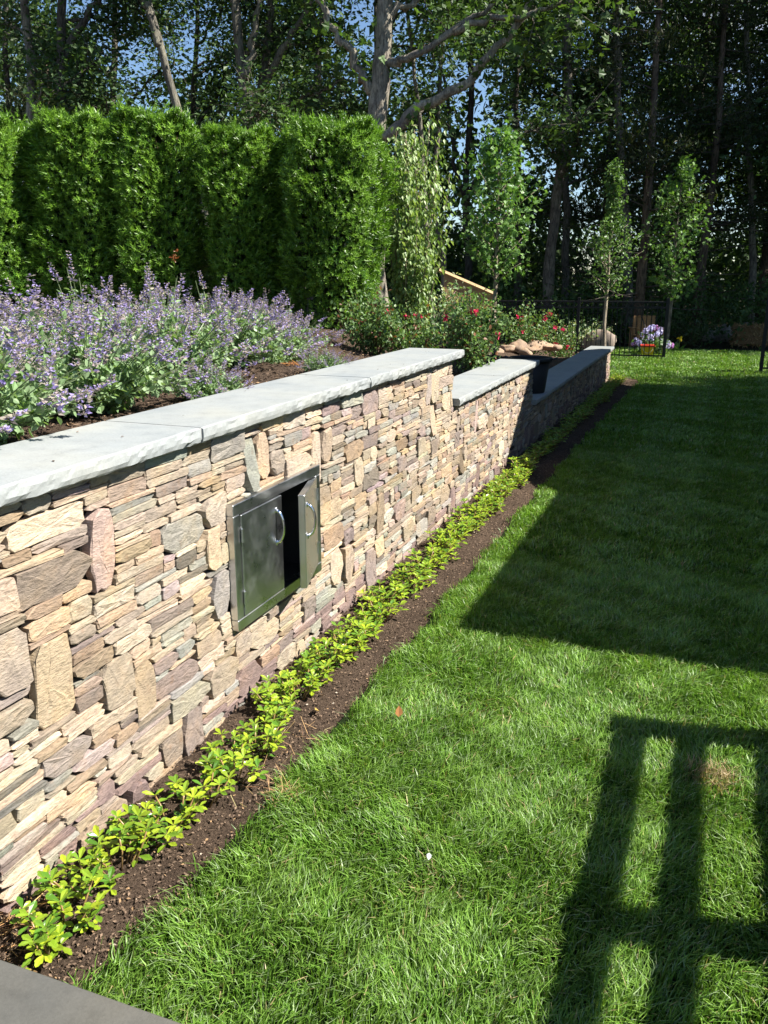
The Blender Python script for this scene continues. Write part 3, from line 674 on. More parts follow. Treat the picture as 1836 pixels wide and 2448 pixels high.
# low understorey shrubs and ferns behind the fence
r = np.random.default_rng(89); g = Geo()
cen = []
for k in range(300):
    px = r.uniform(900, 1900); D = r.uniform(23.5, 31); p = at(px, D); cen.append((p[0], p[1], r.uniform(0, 1.0)**1.5*1.5-.1))
cen = np.array(cen); n = 46; pts = np.repeat(cen, n, 0)+r.normal(size=(len(cen)*n, 3))*np.array([.4, .4, .25])
scatter(g, KITE[0], KITE[1], pts, rdir(len(pts), .2, r), rdir(len(pts), 1.2, r), r.uniform(.09, .2, len(pts)), mixc((.035, .08, .026), (.085, .15, .045), r.random(len(pts))))
link('undergrowth', g.mesh('undergrowth'), M['wood_leaf'], kind='stuff', label='dark green undergrowth on the wood floor behind the fence', cat='undergrowth')

# --- young garden trees
def young(name, label, foot, ztop, zlo, w, C, seed, tpl, leaf, n, bark=(.34, .28, .22), prof=None, mat='leaf', stake=False):
    r = np.random.default_rng(seed); f = np.array(foot, float); h = ztop-f[2]; t = thing(name, label, 'tree', tuple(f))
    tr = bend((0, 0, 0), (r.normal()*.05, r.normal()*.05, h*.97), 9, r, .02); g = Geo(); V, F = tube(tr, np.linspace(.042, .008, 9), 8, r, .04); g.add(V, F, bark); link('trunk', g.mesh('trunk', True), M['bark'], t)
    g = Geo(); gc = Geo(); nb = 46; pts = []
    for k in range(nb):
        u = (k+r.random())/nb; z = (zlo-f[2])+(h-(zlo-f[2]))*u*.97; pw = prof(u); th = k*2.4+r.normal()*.3; L = w*pw*r.uniform(.7, 1.1); p0 = np.array([np.interp(z/h*8, range(9), tr[:, a]) for a in range(3)]); p0[2] = z-.12*L
        e = p0+np.array([math.cos(th)*L, math.sin(th)*L, L*.75+.05]); pl = bend(p0, e, 4, r, .02); V, F = tube(pl, np.linspace(.010, .003, 4), 4); g.add(V, F, bark)
        for s in np.linspace(.3, 1.05, 7): pts.append(p0+(e-p0)*s)
    pts = np.array(pts); per = max(1, n//len(pts)); pp = np.repeat(pts, per, 0)+r.normal(size=(len(pts)*per, 3))*.065; m = len(pp)
    d = rdir(m, -.35, r); scatter(gc, tpl[0], tpl[1], pp, d, rdir(m, 1.2, r), leaf*r.uniform(.65, 1.2, m), C(m, r))
    link('branches', g.mesh('branches', True), M['bark'], t); link('crown', gc.mesh('crown'), M[mat], t); return t
def mapC(n, r): return mixc((.075, .165, .040), (.19, .33, .085), r.random(n))
def pearC(n, r): return mixc((.06, .125, .030), (.15, .25, .075), r.random(n))
egg = lambda u: max(.12, math.sin(min(1, .22+u*.76)*math.pi)**.6)*(1-.15*u)
fl = P3(1185, 785, 13); young('maple_tree', 'young maple with pale trunk left of the black fence', (fl[0], fl[1], bz(fl[0], fl[1])-.03), 3.62, 1.60, .60, mapC, 51, LOBE, .075, 2400, prof=egg)
fl = P3(1446, 830, 16.5); young('pear_tree', 'narrow young pear tree with a thin spire in front of fence', (fl[0], fl[1], -.15), 3.62, 1.30, .60, pearC, 52, WIDE, .065, 2400, prof=lambda u: (math.sin(min(1, .25+u*1.25)*math.pi)**.8 if u < .55 else .16))
fl = P3(1605, 700, 22); young('tulip_tree', 'loose young tree behind the fence end post', (fl[0], fl[1], -.2), 4.35, 1.0, .80, mapC, 53, LOBE, .10, 1900, (.20, .17, .14), prof=egg)

# ================================================================== HEDGE
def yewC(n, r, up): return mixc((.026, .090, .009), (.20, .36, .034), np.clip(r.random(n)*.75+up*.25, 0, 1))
YEWN = []
_ang = np.linspace(0, 2*math.pi, 9)[:-1]
tV = []; tF = []
for k, a_ in enumerate(_ang):      # a sprig: needles round a short shoot
    yb = .10+.55*k/8; d_ = np.array([math.cos(a_*1.7), .75, math.sin(a_*1.7)]); d_ /= np.linalg.norm(d_); s_ = nrm(np.cross(d_, [0.1, 1, .2]))*.075
    b_ = np.array([0, yb, 0]); tV += [b_-s_, b_+s_, b_+d_*.48]; tF.append((3*k, 3*k+1, 3*k+2))
tV += [[-.06, .5, 0], [.06, .5, 0], [0, 1.15, 0]]; tF.append((24, 25, 26))
SPRIG = (np.array(tV), np.array(tF))
def yew(seed, w, dpt, h):
    r = np.random.default_rng(seed); g = Geo(); lobes = []
    for k in range(9): lobes.append((r.uniform(0, 6.28), r.uniform(.25, .5)))
    N = 10500
    th = r.uniform(0, 2*math.pi, N); z = r.random(N)**.9
    def R(th, z):
        k = 1+.13*np.sin(th*3+z*2+seed)+.11*np.sin(th*5-z*5+seed*2)+.07*np.sin(z*17+th*2)+.05*np.sin(z*31+th*7)
        return k*np.interp(z, [0, .12, .35, .8, .93, 1], [.86 if w > 1 else .70, .93 if w > 1 else .84, .97, 1.02, .97, .74])
    rad = R(th, z)*r.uniform(.74, 1.03, N)
    top = r.random(N) < .17
    rad = np.where(top, R(th, np.full(N, .95))*np.sqrt(r.random(N)), rad); z = np.where(top, .96+.03*r.random(N)+.03*np.sin(th*4+rad*5), z)
    # thin out the foot so stems show
    keep = r.random(N) < np.interp(z, [0, .15, .3, 1], [.4, .75, 1, 1]); th, z, rad, top = th[keep], z[keep], rad[keep], top[keep]; N = len(th)
    sq = (np.abs(np.cos(th))**4+np.abs(np.sin(th))**4)**(-.25)
    sq = 1+(sq-1)*.75
    p = np.stack([np.cos(th)*rad*sq*w/2, np.sin(th)*rad*sq*dpt/2, z*h], 1)
    d = nrm(np.stack([np.cos(th), np.sin(th), .55+1.6*top], 1)+r.normal(size=(N, 3))*.38)
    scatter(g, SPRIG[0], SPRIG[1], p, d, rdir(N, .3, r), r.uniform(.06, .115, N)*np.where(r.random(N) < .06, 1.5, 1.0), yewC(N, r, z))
    f1 = g.mesh('foliage')
    # upright leader shoots on top
    g = Geo(); 
    for k in range(9):
        x, y = r.uniform(-.42, .42)*w, r.uniform(-.4, .4)*dpt; pts = bend((x*.2, y*.2, .02), (x, y, h*.92), 6, r, .04); V, F = tube(pts, np.linspace(.022, .006, 6), 5); g.add(V, F, (.12, .075, .05))
    s1 = g.mesh('stems', True)
    g = Geo()
    for k in range(26):
        x, y = r.uniform(-.45, .45)*w, r.uniform(-.42, .42)*dpt; L = r.uniform(.10, .36)
        q = np.linspace(0, 1, 16)[:, None]*np.array([r.normal()*.05, r.normal()*.05, L])+np.array([x, y, h*.95]); dd = nrm(rdir(16, .9, r)); scatter(g, SPRIG[0], SPRIG[1], q, dd, rdir(16, 0, r), r.uniform(.05, .075, 16), yewC(16, r, np.ones(16)))
    l1 = g.mesh('leader_shoots')
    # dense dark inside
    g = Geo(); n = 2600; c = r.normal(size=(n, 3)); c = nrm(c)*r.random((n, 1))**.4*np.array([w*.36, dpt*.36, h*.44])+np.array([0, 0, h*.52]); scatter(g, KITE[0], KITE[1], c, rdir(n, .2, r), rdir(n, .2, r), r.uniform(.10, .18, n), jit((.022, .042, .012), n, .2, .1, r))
    return f1, s1, l1, g.mesh('inner_twigs')
hedges = [yew(5, 1.17, 1.0, 2.34), yew(6, .86, .9, 2.30), yew(7, .89, .95, 2.38)]
hp = [(803, 10.9, 0, .3, 1.0, 'rightmost yew of the hedge, broad and dense'), (612, 11.1, 1, 1.5, .985, 'second yew from the right end of hedge'), (430, 11.2, 2, .4, 1.02, 'middle yew of the hedge behind the tallest catmint spikes'), (255, 11.2, 1, 2.6, 1.025, 'fourth yew from the right end of hedge'), (75, 11.1, 2, 4.0, .97, 'yew at the left edge of the picture'), (-110, 11.0, 0, 2.2, .97, 'yew just beyond the left edge'), (-330, 10.9, 1, 2.2, .97, 'yew well beyond the left edge')]
for (px, D, v, rz, s, lab) in hp:
    p = at(px, D); t = thing('yew_hedge_plant', lab, 'hedge', (p[0], p[1], bz(p[0], p[1])-.02), YAW+(0 if v == 0 else (math.pi if rz > 2 else 0)), 'yews of the hedge'); t.scale = (s, s, s)
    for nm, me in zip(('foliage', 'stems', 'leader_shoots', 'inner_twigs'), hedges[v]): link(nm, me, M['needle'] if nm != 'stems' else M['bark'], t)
# brown dead sprigs
g = Geo(); r = np.random.default_rng(4)
p = P3(418, 610, 10.5); q = p+r.normal(size=(16, 3))*.03; scatter(g, SPRIG[0], SPRIG[1], q, rdir(16, 0, r), rdir(16, 0, r), .05, jit((.30, .09, .03), 16, .2, .1, r))
link('dead_sprig', g.mesh('dead_sprig'), M['needle'], label='small rust-brown dead sprig low on the hedge', cat='sprig')

# ================================================================== CATMINT
def catmint(seed, R, H):
    r = np.random.default_rng(seed); gl = Geo(); gf = Geo(); gs = Geo()
    for k in range(210):
        th = r.uniform(0, 6.28); u = r.random()**.6; top = np.array([math.cos(th)*R*u, math.sin(th)*R*u, H*(1-.50*u*u)*r.uniform(.5, 1.02)+(.11 if r.random() < .09 else 0)])
        b = np.array([math.cos(th)*.06*u, math.sin(th)*.06*u, 0]); mid = b*.5+top*.5+np.array([0, 0, .10*u*H]); pts = np.array([(1-t)**2*b+2*t*(1-t)*mid+t*t*top for t in np.linspace(0, 1, 7)])
        V, F = tube(pts, np.linspace(.0035, .0015, 7), 3); gs.add(V, F, (.17, .22, .11))
        n = 30; t = r.uniform(.12, .80, n); c = (1-t)[:, None]**2*b+(2*t*(1-t))[:, None]*mid+(t*t)[:, None]*top; ld = rdir(n, .15, r)
        scatter(gl, WIDE[0], WIDE[1], c+ld*.012, ld, rdir(n, 1.4, r), r.uniform(.026, .048, n)*(1.15-.5*t), mixc((.16, .26, .105), (.30, .41, .22), r.random(n)))
        if r.random() < .50:
            L = r.uniform(.06, .13)*(1.35 if r.random() < .15 else 1); dv = nrm(top-mid+np.array([0, 0, .08])+r.normal(size=3)*.06); nw = int(L/.014)
            for w_ in range(nw):
                c0 = top+dv*(w_/nw-.25)*L; m_ = 7; a = r.uniform(0, 6.28, m_); rd_ = np.stack([np.cos(a), np.sin(a), r.normal(size=m_)*.3], 1); fade = 1-.6*w_/nw
                bud = r.random(m_); purple = mixc((.27, .21, .47), (.45, .38, .62), r.random(m_)); mauve = mixc((.32, .25, .26), (.36, .33, .24), r.random(m_))
                scatter(gf, KITE[0], KITE[1], c0+rd_*.006*fade, rd_+np.array([0, 0, .3]), rdir(m_, .6, r), r.uniform(.015, .029, m_)*fade, np.where((bud < .42)[:, None], purple, mauve))
    return gl.mesh('foliage'), gf.mesh('flower_spikes'), gs.mesh('stems')
cms = [catmint(1, .50, .42), catmint(2, .54, .46), catmint(3, .50, .43)]
cp = [(-.86, 2.18, 0, 1.0, 'nearest catmint clump at the left edge beside coping'), (-.98, 3.00, 1, .92, 'catmint clump sprawling toward the coping seam'), (-1.20, 3.90, 2, 1.0, 'catmint clump third along the coping from the left'), (-1.42, 4.85, 1, .98, 'catmint clump behind the middle of the first coping'),
      (-1.72, 5.85, 0, 1.02, 'catmint clump left of the orange needle patch'), (-1.95, 6.75, 2, .95, 'last catmint clump before the roses'), (-1.95, 3.35, 1, 1.05, 'tall catmint clump in the back row at left'), (-2.15, 4.5, 2, 1.12, 'tall catmint clump in the middle of back row'), (-2.45, 5.7, 1, 1.08, 'tall catmint clump at right of the back row'), (-1.85, 2.2, 2, 1.0, 'catmint clump behind the nearest one at left edge'), (-2.9, 3.8, 0, .85, 'low catmint clump deep at the left'), (-2.45, 7.1, 1, .85, 'small catmint clump at the hedge foot left of the roses'), (-.66, 3.5, 0, .42, 'small catmint sprig sprawling low to the coping edge'), (-.62, 4.75, 2, .34, 'tiny faded catmint sprig at the coping edge')]
for (x, y, v, s, lab) in cp:
    x += .13; t = thing('catmint_plant', lab, 'catmint', (x, y, float(bz(np.array(x), np.array(y)))-.01), rng.uniform(0, 6.28), 'purple catmint along the coping'); s *= 1.08; t.scale = (s, s, s)
    for nm, me in zip(('foliage', 'flower_spikes', 'stems'), cms[v]): link(nm, me, M['petal'] if nm == 'flower_spikes' else M['leaf'], t)

# ================================================================== ROSES AND SHRUBS
def bush(name, label, loc, R, H, C, seed, leaf, n, tpl=WIDE, flowers=0, fc=(.62, .03, .10), fsz=.035, cat='rose bush', stems=26, droop=0, mat='leaf', fspots=None, group=None):
    r = np.random.default_rng(seed); t = thing(name, label, cat, loc, group=group); g = Geo(); gs = Geo(); pts = []
    for k in range(stems):
        th = r.uniform(0, 6.28); u = r.random()**.5; e = np.array([math.cos(th)*R*u, math.sin(th)*R*u, H*(1-.25*u*u)*r.uniform(.6, 1.05)]); pl = bend((e[0]*.15, e[1]*.15, 0), e, 5, r, .03); V, F = tube(pl, np.linspace(.006, .002, 5), 4); gs.add(V, F, (.14, .11, .06))
        for s in np.linspace(.25, 1, 12): pts.append([np.interp(s*4, range(5), pl[:, a]) for a in range(3)])
    pts = np.array(pts); per = max(1, n//len(pts)); pp = np.repeat(pts, per, 0)+r.normal(size=(len(pts)*per, 3))*R*.14; pp[:, 2] = np.maximum(pp[:, 2], .02); m = len(pp)
    d = rdir(m, 0, r); d[:, 2] -= droop; scatter(g, tpl[0], tpl[1], pp, d, rdir(m, 1.1, r), leaf*r.uniform(.6, 1.2, m), C(m, r))
    link('stems', gs.mesh('stems', True), M['bark'], t); link('foliage', g.mesh('foliage'), M[mat], t)
    spots = list(fspots or [])
    cand = pts[pts[:, 2] > H*.45]
    for k in range(flowers): spots.append(cand[r.integers(len(cand))]*np.array([1.08, 1.08, 1.04])+np.array([0, 0, .02]))
    for s in spots:
        gf = Geo(); m = 13; d = rdir(m, .5, r); scatter(gf, WIDE[0], WIDE[1], np.zeros((m, 3)), d, rdir(m, .8, r), fsz*r.uniform(.8, 1.2, m), jit(fc, m, .2, .1, r)); link('blossom', gf.mesh('blossom'), M['petal'], t, tuple(s))
    return t
def roseC(n, r): return np.where((r.random(n) < .08)[:, None], mixc((.16, .06, .03), (.25, .12, .06), r.random(n)), mixc((.06, .125, .038), (.19, .29, .10), r.random(n)))
def varC(n, r): return np.where((r.random(n) < .5)[:, None], mixc((.40, .44, .26), (.55, .58, .38), r.random(n)), mixc((.12, .22, .09), (.20, .32, .14), r.random(n)))
def boxC(n, r): return mixc((.07, .20, .025), (.16, .33, .045), r.random(n))
def B(px, py, D, z=None):
    p = P3(px, py, D); return (p[0], p[1], float(bz(p[0], p[1]))-.02 if z is None else z)
bush('rose_bush', 'dark-leaved rose bush with pink blooms behind second coping', B(1128, 790, 8.4), .36, .80, roseC, 81, .042, 2400, flowers=6, fc=(.72, .06, .16), fsz=.040, group='rose bushes behind the wall')
bush('rose_bush', 'sprawling rose bush with few blooms at the end of first coping', B(985, 770, 8.9), .40, .72, roseC, 82, .042, 2200, flowers=5, fc=(.62, .05, .12), group='rose bushes behind the wall')
bush('rose_bush', 'leggy rose bush at the foot of the rightmost yew', B(895, 760, 9.0), .40, .70, roseC, 83, .042, 2000, flowers=4, fc=(.66, .05, .10), group='rose bushes behind the wall')
bush('rose_bush', 'shaded rose bush with red blooms behind the black pot', B(1262, 790, 15.4), .60, .95, roseC, 84, .05, 2600, flowers=9, fc=(.60, .04, .12), fsz=.05, group='rose bushes behind the wall')
bush('rose_bush', 'rose bush half in shade left of the rock pile', B(1340, 790, 15.9), .36, .85, roseC, 85, .045, 1500, flowers=4, fc=(.62, .05, .10), fsz=.05, group='rose bushes behind the wall')
g_ = bush('variegated_shrub', 'cream-variegated shrub between the dogwood and bright box bush', B(1075, 740, 12.2), .42, .95, varC, 86, .06, 1700, KITE, cat='shrub')
bush('variegated_shrub', 'rounded cream-variegated shrub seen through the black fence', B(1405, 790, 21.8, -.15), .62, .85, varC, 87, .08, 1700, KITE, cat='shrub')
bush('box_shrub', 'bright green leafy shrub below the sloping timber board', B(1142, 730, 12.6), .36, .95, boxC, 88, .055, 2200, KITE, cat='shrub')
bush('rhododendron', 'dark long-leaved shrub right of the hydrangea', B(1650, 790, 23.5, -.15), .75, .95, lambda n, r: mixc((.05, .09, .03), (.11, .16, .06), r.random(n)), 89, .16, 420, SLIM, cat='shrub', mat='gloss_leaf')
h_ = bush('hydrangea', 'hydrangea with lilac-blue mophead blooms behind the fence end', B(1555, 850, 20.75, -.15), .46, .50, lambda n, r: mixc((.06, .12, .04), (.12, .2, .07), r.random(n)), 90, .11, 300, WIDE, cat='hydrangea')
r = np.random.default_rng(91)
for k in range(30):
    th = r.uniform(0, 6.28); u = r.random()**.5; gf = Geo(); m = 46; d = rdir(m, 0, r); scatter(gf, WIDE[0], WIDE[1], d*.06, nrm(np.cross(d, rdir(m, 0, r))), d, r.uniform(.03, .045, m), mixc((.50, .46, .78), (.72, .70, .88), r.random(m)) if k % 9 else mixc((.62, .26, .62), (.74, .40, .72), r.random(m)))
    o = link('bloom', gf.mesh('bloom'), M['petal'], h_, (math.cos(th)*.46*u+.02, math.sin(th)*.42*u, .60*(1-.75*u*u)+.06))
# kousa dogwood
def dogC(n, r): return mixc((.14, .24, .06), (.34, .43, .18), r.random(n))
r = np.random.default_rng(92); p = B(988, 720, 11.8); t = thing('dogwood_tree', 'pale drooping-leaved dogwood with cream bracts beside the hedge end', 'tree', p)
g = Geo(); gs = Geo(); gb = Geo()
for k in range(46):
    th = r.uniform(0, 6.28); u = r.random()**.5; top = 1.3+1.5*r.random(); top = top if k > 8 else r.uniform(2.6, 3.0); e = np.array([math.cos(th)*.50*u, math.sin(th)*.50*u, top*(1-.10*u)]); pl = bend((e[0]*.12, e[1]*.12, 0), e, 6, r, .03); V, F = tube(pl, np.linspace(.012, .003, 6), 4); gs.add(V, F, (.28, .22, .16))
    for s in np.linspace(.15, 1, 20):
        c = np.array([np.interp(s*5, range(6), pl[:, a]) for a in range(3)]); n = 7; a = r.uniform(0, 6.28, n); d = np.stack([np.cos(a)*.6, np.sin(a)*.6, -r.uniform(.5, 1.2, n)], 1); q = c+r.normal(size=(n, 3))*.05
        scatter(g, KITE[0], KITE[1], q, d, nrm(np.stack([np.cos(a), np.sin(a), np.full(n, .8)], 1)), r.uniform(.06, .095, n), dogC(n, r))
        if r.random() < .10: m = 4; a = np.arange(4)*1.57+r.random(); scatter(gb, KITE[0], KITE[1], np.tile(c+np.array([0, 0, .05]), (4, 1)), np.stack([np.cos(a), np.sin(a), np.full(4, .1)], 1), np.tile([0, 0, 1.], (4, 1)), .05, (.70, .66, .42))
link('stems', gs.mesh('stems', True), M['bark'], t); link('foliage', g.mesh('foliage'), M['leaf'], t); link('bracts', gb.mesh('bracts'), M['petal'], t)

# ================================================================== FENCE AND THINGS AT THE BACK
BLK = (.020, .020, .021)
def fence(name, label, p0, p1, zb, h, nposts, cat='fence', pick=.105):
    p0, p1 = np.array(p0), np.array(p1); L = np.linalg.norm(p1-p0); t = thing(name, label, cat, (p0[0], p0[1], zb), math.atan2(p1[1]-p0[1], p1[0]-p0[0]))
    def part(nm, *bx):
        gg = Geo(); gg.add(*bbox(*bx, .002), BLK); return link(nm, gg.mesh(nm), M['plain'], t)
    for x in np.linspace(0, L, nposts): o = part('post', x-.035, x+.035, -.035, .035, -.05, h+.06)
    for z in (h-.03, h-.16, .09): part('rail', .036, L-.036, -.014, .014, z-.016, z+.016)
    gg = Geo(); gg.add(*box(-.008, .008, -.008, .008, .03, h-.015), BLK); me = gg.mesh('picket'); n = int(L/pick)
    for k in range(1, n):
        x = k*L/n
        if min(abs(x-q) for q in np.linspace(0, L, nposts)) > .05: link('picket', me, M['plain'], t, (x, 0, 0))
    th = np.linspace(0, 2*math.pi, 11); gg = Geo()
    for k in range(1, n):
        x = (k+.5)*L/n
        if x > L-.08: continue
        V, F = tube(np.stack([x+.038*np.cos(th), th*0, h-.095+.045*np.sin(th)], 1), .006, 4); gg.add(V, F, BLK)
    link('ring_row', gg.mesh('ring_row'), M['plain'], t, kind='stuff'); return t
a = P3(1178, 800, 20.4)[:2]; fence('metal_fence', 'black metal picket fence with ring frieze behind the young trees', a, (.66, 20.45), -.14, 1.30, 3)
fence('metal_fence', 'black metal fence starting at the right edge of the picture', (2.60, 18.3), (5.0, 18.2), -.12, 1.55, 2)
# sloping timber board
g = Geo(); pa, pb = P3(1062, 655, 16.0), P3(1182, 707, 16.0); dx = pb-pa
V = []
for s in (0, 1):
    for (q, zz) in ((pa, None), (pb, None), (pb, .0), (pa, .0)):
        V.append((q[0]-.06*s*F0[0]*-1, q[1]-.06*s*F0[1]*-1, q[2] if zz is None else zz))
g.add(V, np.array([[0, 3, 2, 1], [4, 5, 6, 7], [0, 1, 5, 4], [1, 2, 6, 5], [2, 3, 7, 6], [3, 0, 4, 7]]), (.42, .27, .13))
wp_ = thing('timber_fence', 'tan timber fence panel with sloping top beside the black fence', 'fence', (float(pa[0]), float(pa[1]), 0))
o = link('board', g.mesh('board'), M['timber'], wp_); o.matrix_parent_inverse = Matrix.Translation((-pa[0], -pa[1], 0))
g = Geo(); n_ = nrm(dx); pc, pd_ = pa-n_*.1+np.array([0, 0, .03]), pb+n_*.04+np.array([0, 0, .03]); V, F = tube([pc, pd_], .035, 4); g.add(V, F, (.52, .36, .19)); o = link('cap_rail', g.mesh('cap_rail'), M['timber'], wp_); o.matrix_parent_inverse = Matrix.Translation((-pa[0], -pa[1], 0))
# boulders and rocks
def rock(name, label, loc, sx, sy, sz, C, seed, group=None, cat='rock'):
    r = np.random.default_rng(seed); import bmesh
    bm = bmesh.new(); bmesh.ops.create_icosphere(bm, subdivisions=3, radius=1); V = np.array([v.co for v in bm.verts]); F = np.array([[v.index for v in f.verts] for f in bm.faces]); bm.free()
    k = 1+.13*np.sin(V@r.normal(size=3)*2.2+r.uniform(0, 6))+.09*np.sin(V@r.normal(size=3)*4+r.uniform(0, 6))+.05*np.sin(V@r.normal(size=3)*8)
    for q in range(5): nn = rdir(1, 0, r)[0]; dd = V@nn; V = V-np.maximum(dd-.62, 0)[:, None]*nn*.8
    V = V*k[:, None]*np.array([sx, sy, sz]); V[:, 2] = np.maximum(V[:, 2], -sz*.5); V[:, 2] += sz*.45
    g = Geo(); g.add(V, F, C); o = link(name, g.mesh(name, True), M['stone'], None, loc, label, cat, group); o.rotation_euler = (0, 0, r.uniform(0, 6)); return o
rk = [(1188, 838, 14.2, .22), (1212, 832, 14.5, .26), (1240, 826, 14.6, .32), (1275, 826, 14.9, .3), (1300, 826, 15.1, .3), (1325, 829, 15.2, .22), (1255, 838, 14.3, .22)]
rlab = ['leftmost', 'second from left', 'broad third from left', 'middle', 'second from right', 'rightmost', 'frontmost']
for k, (px, py, D, s) in enumerate(rk):
    p = P3(px, py, D); rock('rock', rlab[k]+' tan rock of the pile behind the low coping', (p[0], p[1], p[2]-.07), s*.62, s*.5, s*.38, np.array((.33, .235, .165))*(1+.12*math.sin(k*2.1)), 200+k, 'rocks edging the bed end')
    gg = Geo(); 
p = P3(1432, 800, 21.4); rock('boulder', 'rounded grey-brown boulder behind the fence left of trunk', (p[0], p[1], -.2), .46, .4, .46, (.26, .21, .17), 210, 'boulders at the wood edge', 'boulder')
for k, (px, D, s, lab) in enumerate([(1690, 25.5, .42, 'grey boulder left of the straw bale'), (1740, 26.2, .40, 'dim boulder behind the straw bale'), (1795, 24.4, .40, 'pale boulder right of the straw bale'), (1835, 25, .44, 'boulder at the right edge beside fence post'), (1655, 26, .36, 'small dim boulder behind the dark shrub'), (1875, 25, .44, 'boulder just past the right edge')]):
    p = at(px, D); rock('boulder', lab, (p[0], p[1], -.2), s, s*.8, s*.85, (.36, .33, .29), 220+k, 'boulders at the wood edge', 'boulder')
# straw bale
bp = at(1745, 23.6); r = np.random.default_rng(5); bale = thing('straw_bale', 'brown weathered straw bale at the edge of the wood', 'bale', (bp[0], bp[1], -.15), .1)
g = Geo(); V, F = bbox(-.42, .42, -.22, .22, 0, .52, .05); g.add(V, F, (.20, .13, .06)); link('bale_body', g.mesh('bale_body'), M['chip'], bale)
g = Geo(); n = 900; q = r.uniform(-1, 1, (n, 3))*np.array([.44, .235, .27])+np.array([0, 0, .27]); ax = r.integers(0, 3, n); 
for k in range(n):
    if ax[k] == 0: q[k, 1] = -.225
    elif ax[k] == 1: q[k, 2] = .525
    else: q[k, 0] = .425*np.sign(q[k, 0])
scatter(g, SLIM[0], SLIM[1], q, rdir(n, -.3, r), rdir(n, .4, r), .11, jit((.30, .20, .09), n, .25, .08, r)); link('loose_straw', g.mesh('loose_straw'), M['chip'], bale, kind='stuff')
# wooden tub chair behind the fence
cp_ = at(1512, 22.6); ch = thing('wooden_chair', 'brown slatted wooden garden chair behind the fence', 'chair', (cp_[0], cp_[1], -.18), .5)
def cpart(nm, *bx):
    gg = Geo(); gg.add(*bbox(*bx, .006), (.36, .20, .09)); return link(nm, gg.mesh(nm), M['timber'], ch)
for k in range(5): cpart('back_slat', -.30+k*.122, -.19+k*.122, .22, .245, .25, .86)
for k in range(4): cpart('seat_slat', -.30, .30, -.30+k*.125, -.19+k*.125, .36, .385)
for s in (-1, 1):
    cpart('arm', s*.36-.05, s*.36+.05, -.32, .26, .55, .575)
    cpart('leg', s*.34-.03, s*.34+.03, -.30, -.24, 0, .55); cpart('leg', s*.34-.03, s*.34+.03, .20, .26, 0, .55)
cpart('front_board', -.30, .30, -.325, -.30, .22, .36)
# yellow bucket with red rim
bk = P3(1543, 858, 19.9); bt = thing('toy_bin', 'yellow bin with red rim in front of the hydrangea', 'bin', (bk[0], bk[1]+.35, -.15), .12)
g = Geo(); V = []; 
for z, s in ((0, .115), (.26, .145)): V += [(-s, -s, z), (s, -s, z), (s, s, z), (-s, s, z)]
g.add(V, np.array([[3, 2, 1, 0], [0, 1, 5, 4], [1, 2, 6, 5], [2, 3, 7, 6], [3, 0, 4, 7]]), (.85, .55, .02)); link('body', g.mesh('body'), M['plain'], bt)
g = Geo()
for bx in ((-.16, .16, -.16, -.13, .25, .29), (-.16, .16, .13, .16, .25, .29), (-.16, -.13, -.13, .13, .25, .29), (.13, .16, -.13, .13, .25, .29)): g.add(*bbox(*bx, .004), (.70, .06, .03))
link('rim', g.mesh('rim'), M['plain'], bt)
g = Geo(); th = np.linspace(0, math.pi, 12); V, F = tube(np.stack([.11*np.cos(th), th*0-.15, .24-.13*np.sin(th)], 1), .006, 5); g.add(V, F, (.8, .75, .6)); link('handle', g.mesh('handle'), M['plain'], bt)
# yellow flower
fp = P3(1622, 830, 21.5); fl_ = thing('yellow_flower', 'single yellow flower on the lawn edge right of hydrangea', 'flower', (fp[0], fp[1], -.15)); g = Geo(); V, F = tube([(0, 0, 0), (.01, 0, .2), (.02, 0, .34)], .006, 4); g.add(V, F, (.1, .2, .05)); r = np.random.default_rng(1); scatter(g, KITE[0], KITE[1], rdir(5, 0, r)*.01+np.array([0, 0, .06]), rdir(5, .8, r), rdir(5, 0, r), .22, (.10, .2, .05)); link('stalk', g.mesh('stalk'), M['leaf'], fl_)
g = Geo(); scatter(g, WIDE[0], WIDE[1], np.tile([.02, 0, .35], (9, 1)), rdir(9, .3, r), rdir(9, .6, r), .09, (.85, .65, .04)); link('blossom', g.mesh('blossom'), M['petal'], fl_)
# grey paving seen behind the catmint
gp = at(-30, 8.2); g = Geo(); V, F = bbox(-8.6, -3.55, 5.2, 8.4, 1.12, 1.185, .01); g.add(V, F, (.16, .16, .165)); link('paving', g.mesh('paving'), M['bluestone'], kind='structure')

# black nursery pot on the low coping
pot = thing('nursery_pot', 'large black plastic pot standing on the low coping', 'pot', (-.155, 9.33, .494))
def lathe(prof, n=40):
    V = []; 
    for (rad, z) in prof:
        for k in range(n): a = 2*math.pi*k/n; V.append((rad*math.cos(a), rad*math.sin(a), z))
    F = [(j*n+k, j*n+(k+1) % n, (j+1)*n+(k+1) % n, (j+1)*n+k) for j in range(len(prof)-1) for k in range(n)]; return V, np.array(F)
g = Geo(); V, F = lathe([(.001, 0), (.165, 0), (.17, .01), (.212, .352), (.204, .352), (.163, .02), (.001, .02)]); g.add(V, F, (.018, .018, .02)); link('body', g.mesh('body', True), M['plain'], pot)
g = Geo(); V, F = lathe([(.213, .330), (.228, .333), (.240, .352), (.240, .372), (.232, .378), (.206, .378), (.203, .352), (.213, .330)]); g.add(V, F, (.022, .022, .025)); link('rim', g.mesh('rim', True), M['plain'], pot)
g = Geo(); V, F = lathe([(.001, .29), (.11, .30), (.198, .285)]); g.add(V, F, (.03, .022, .016)); link('potting_soil', g.mesh('potting_soil', True), M['chip'], pot)
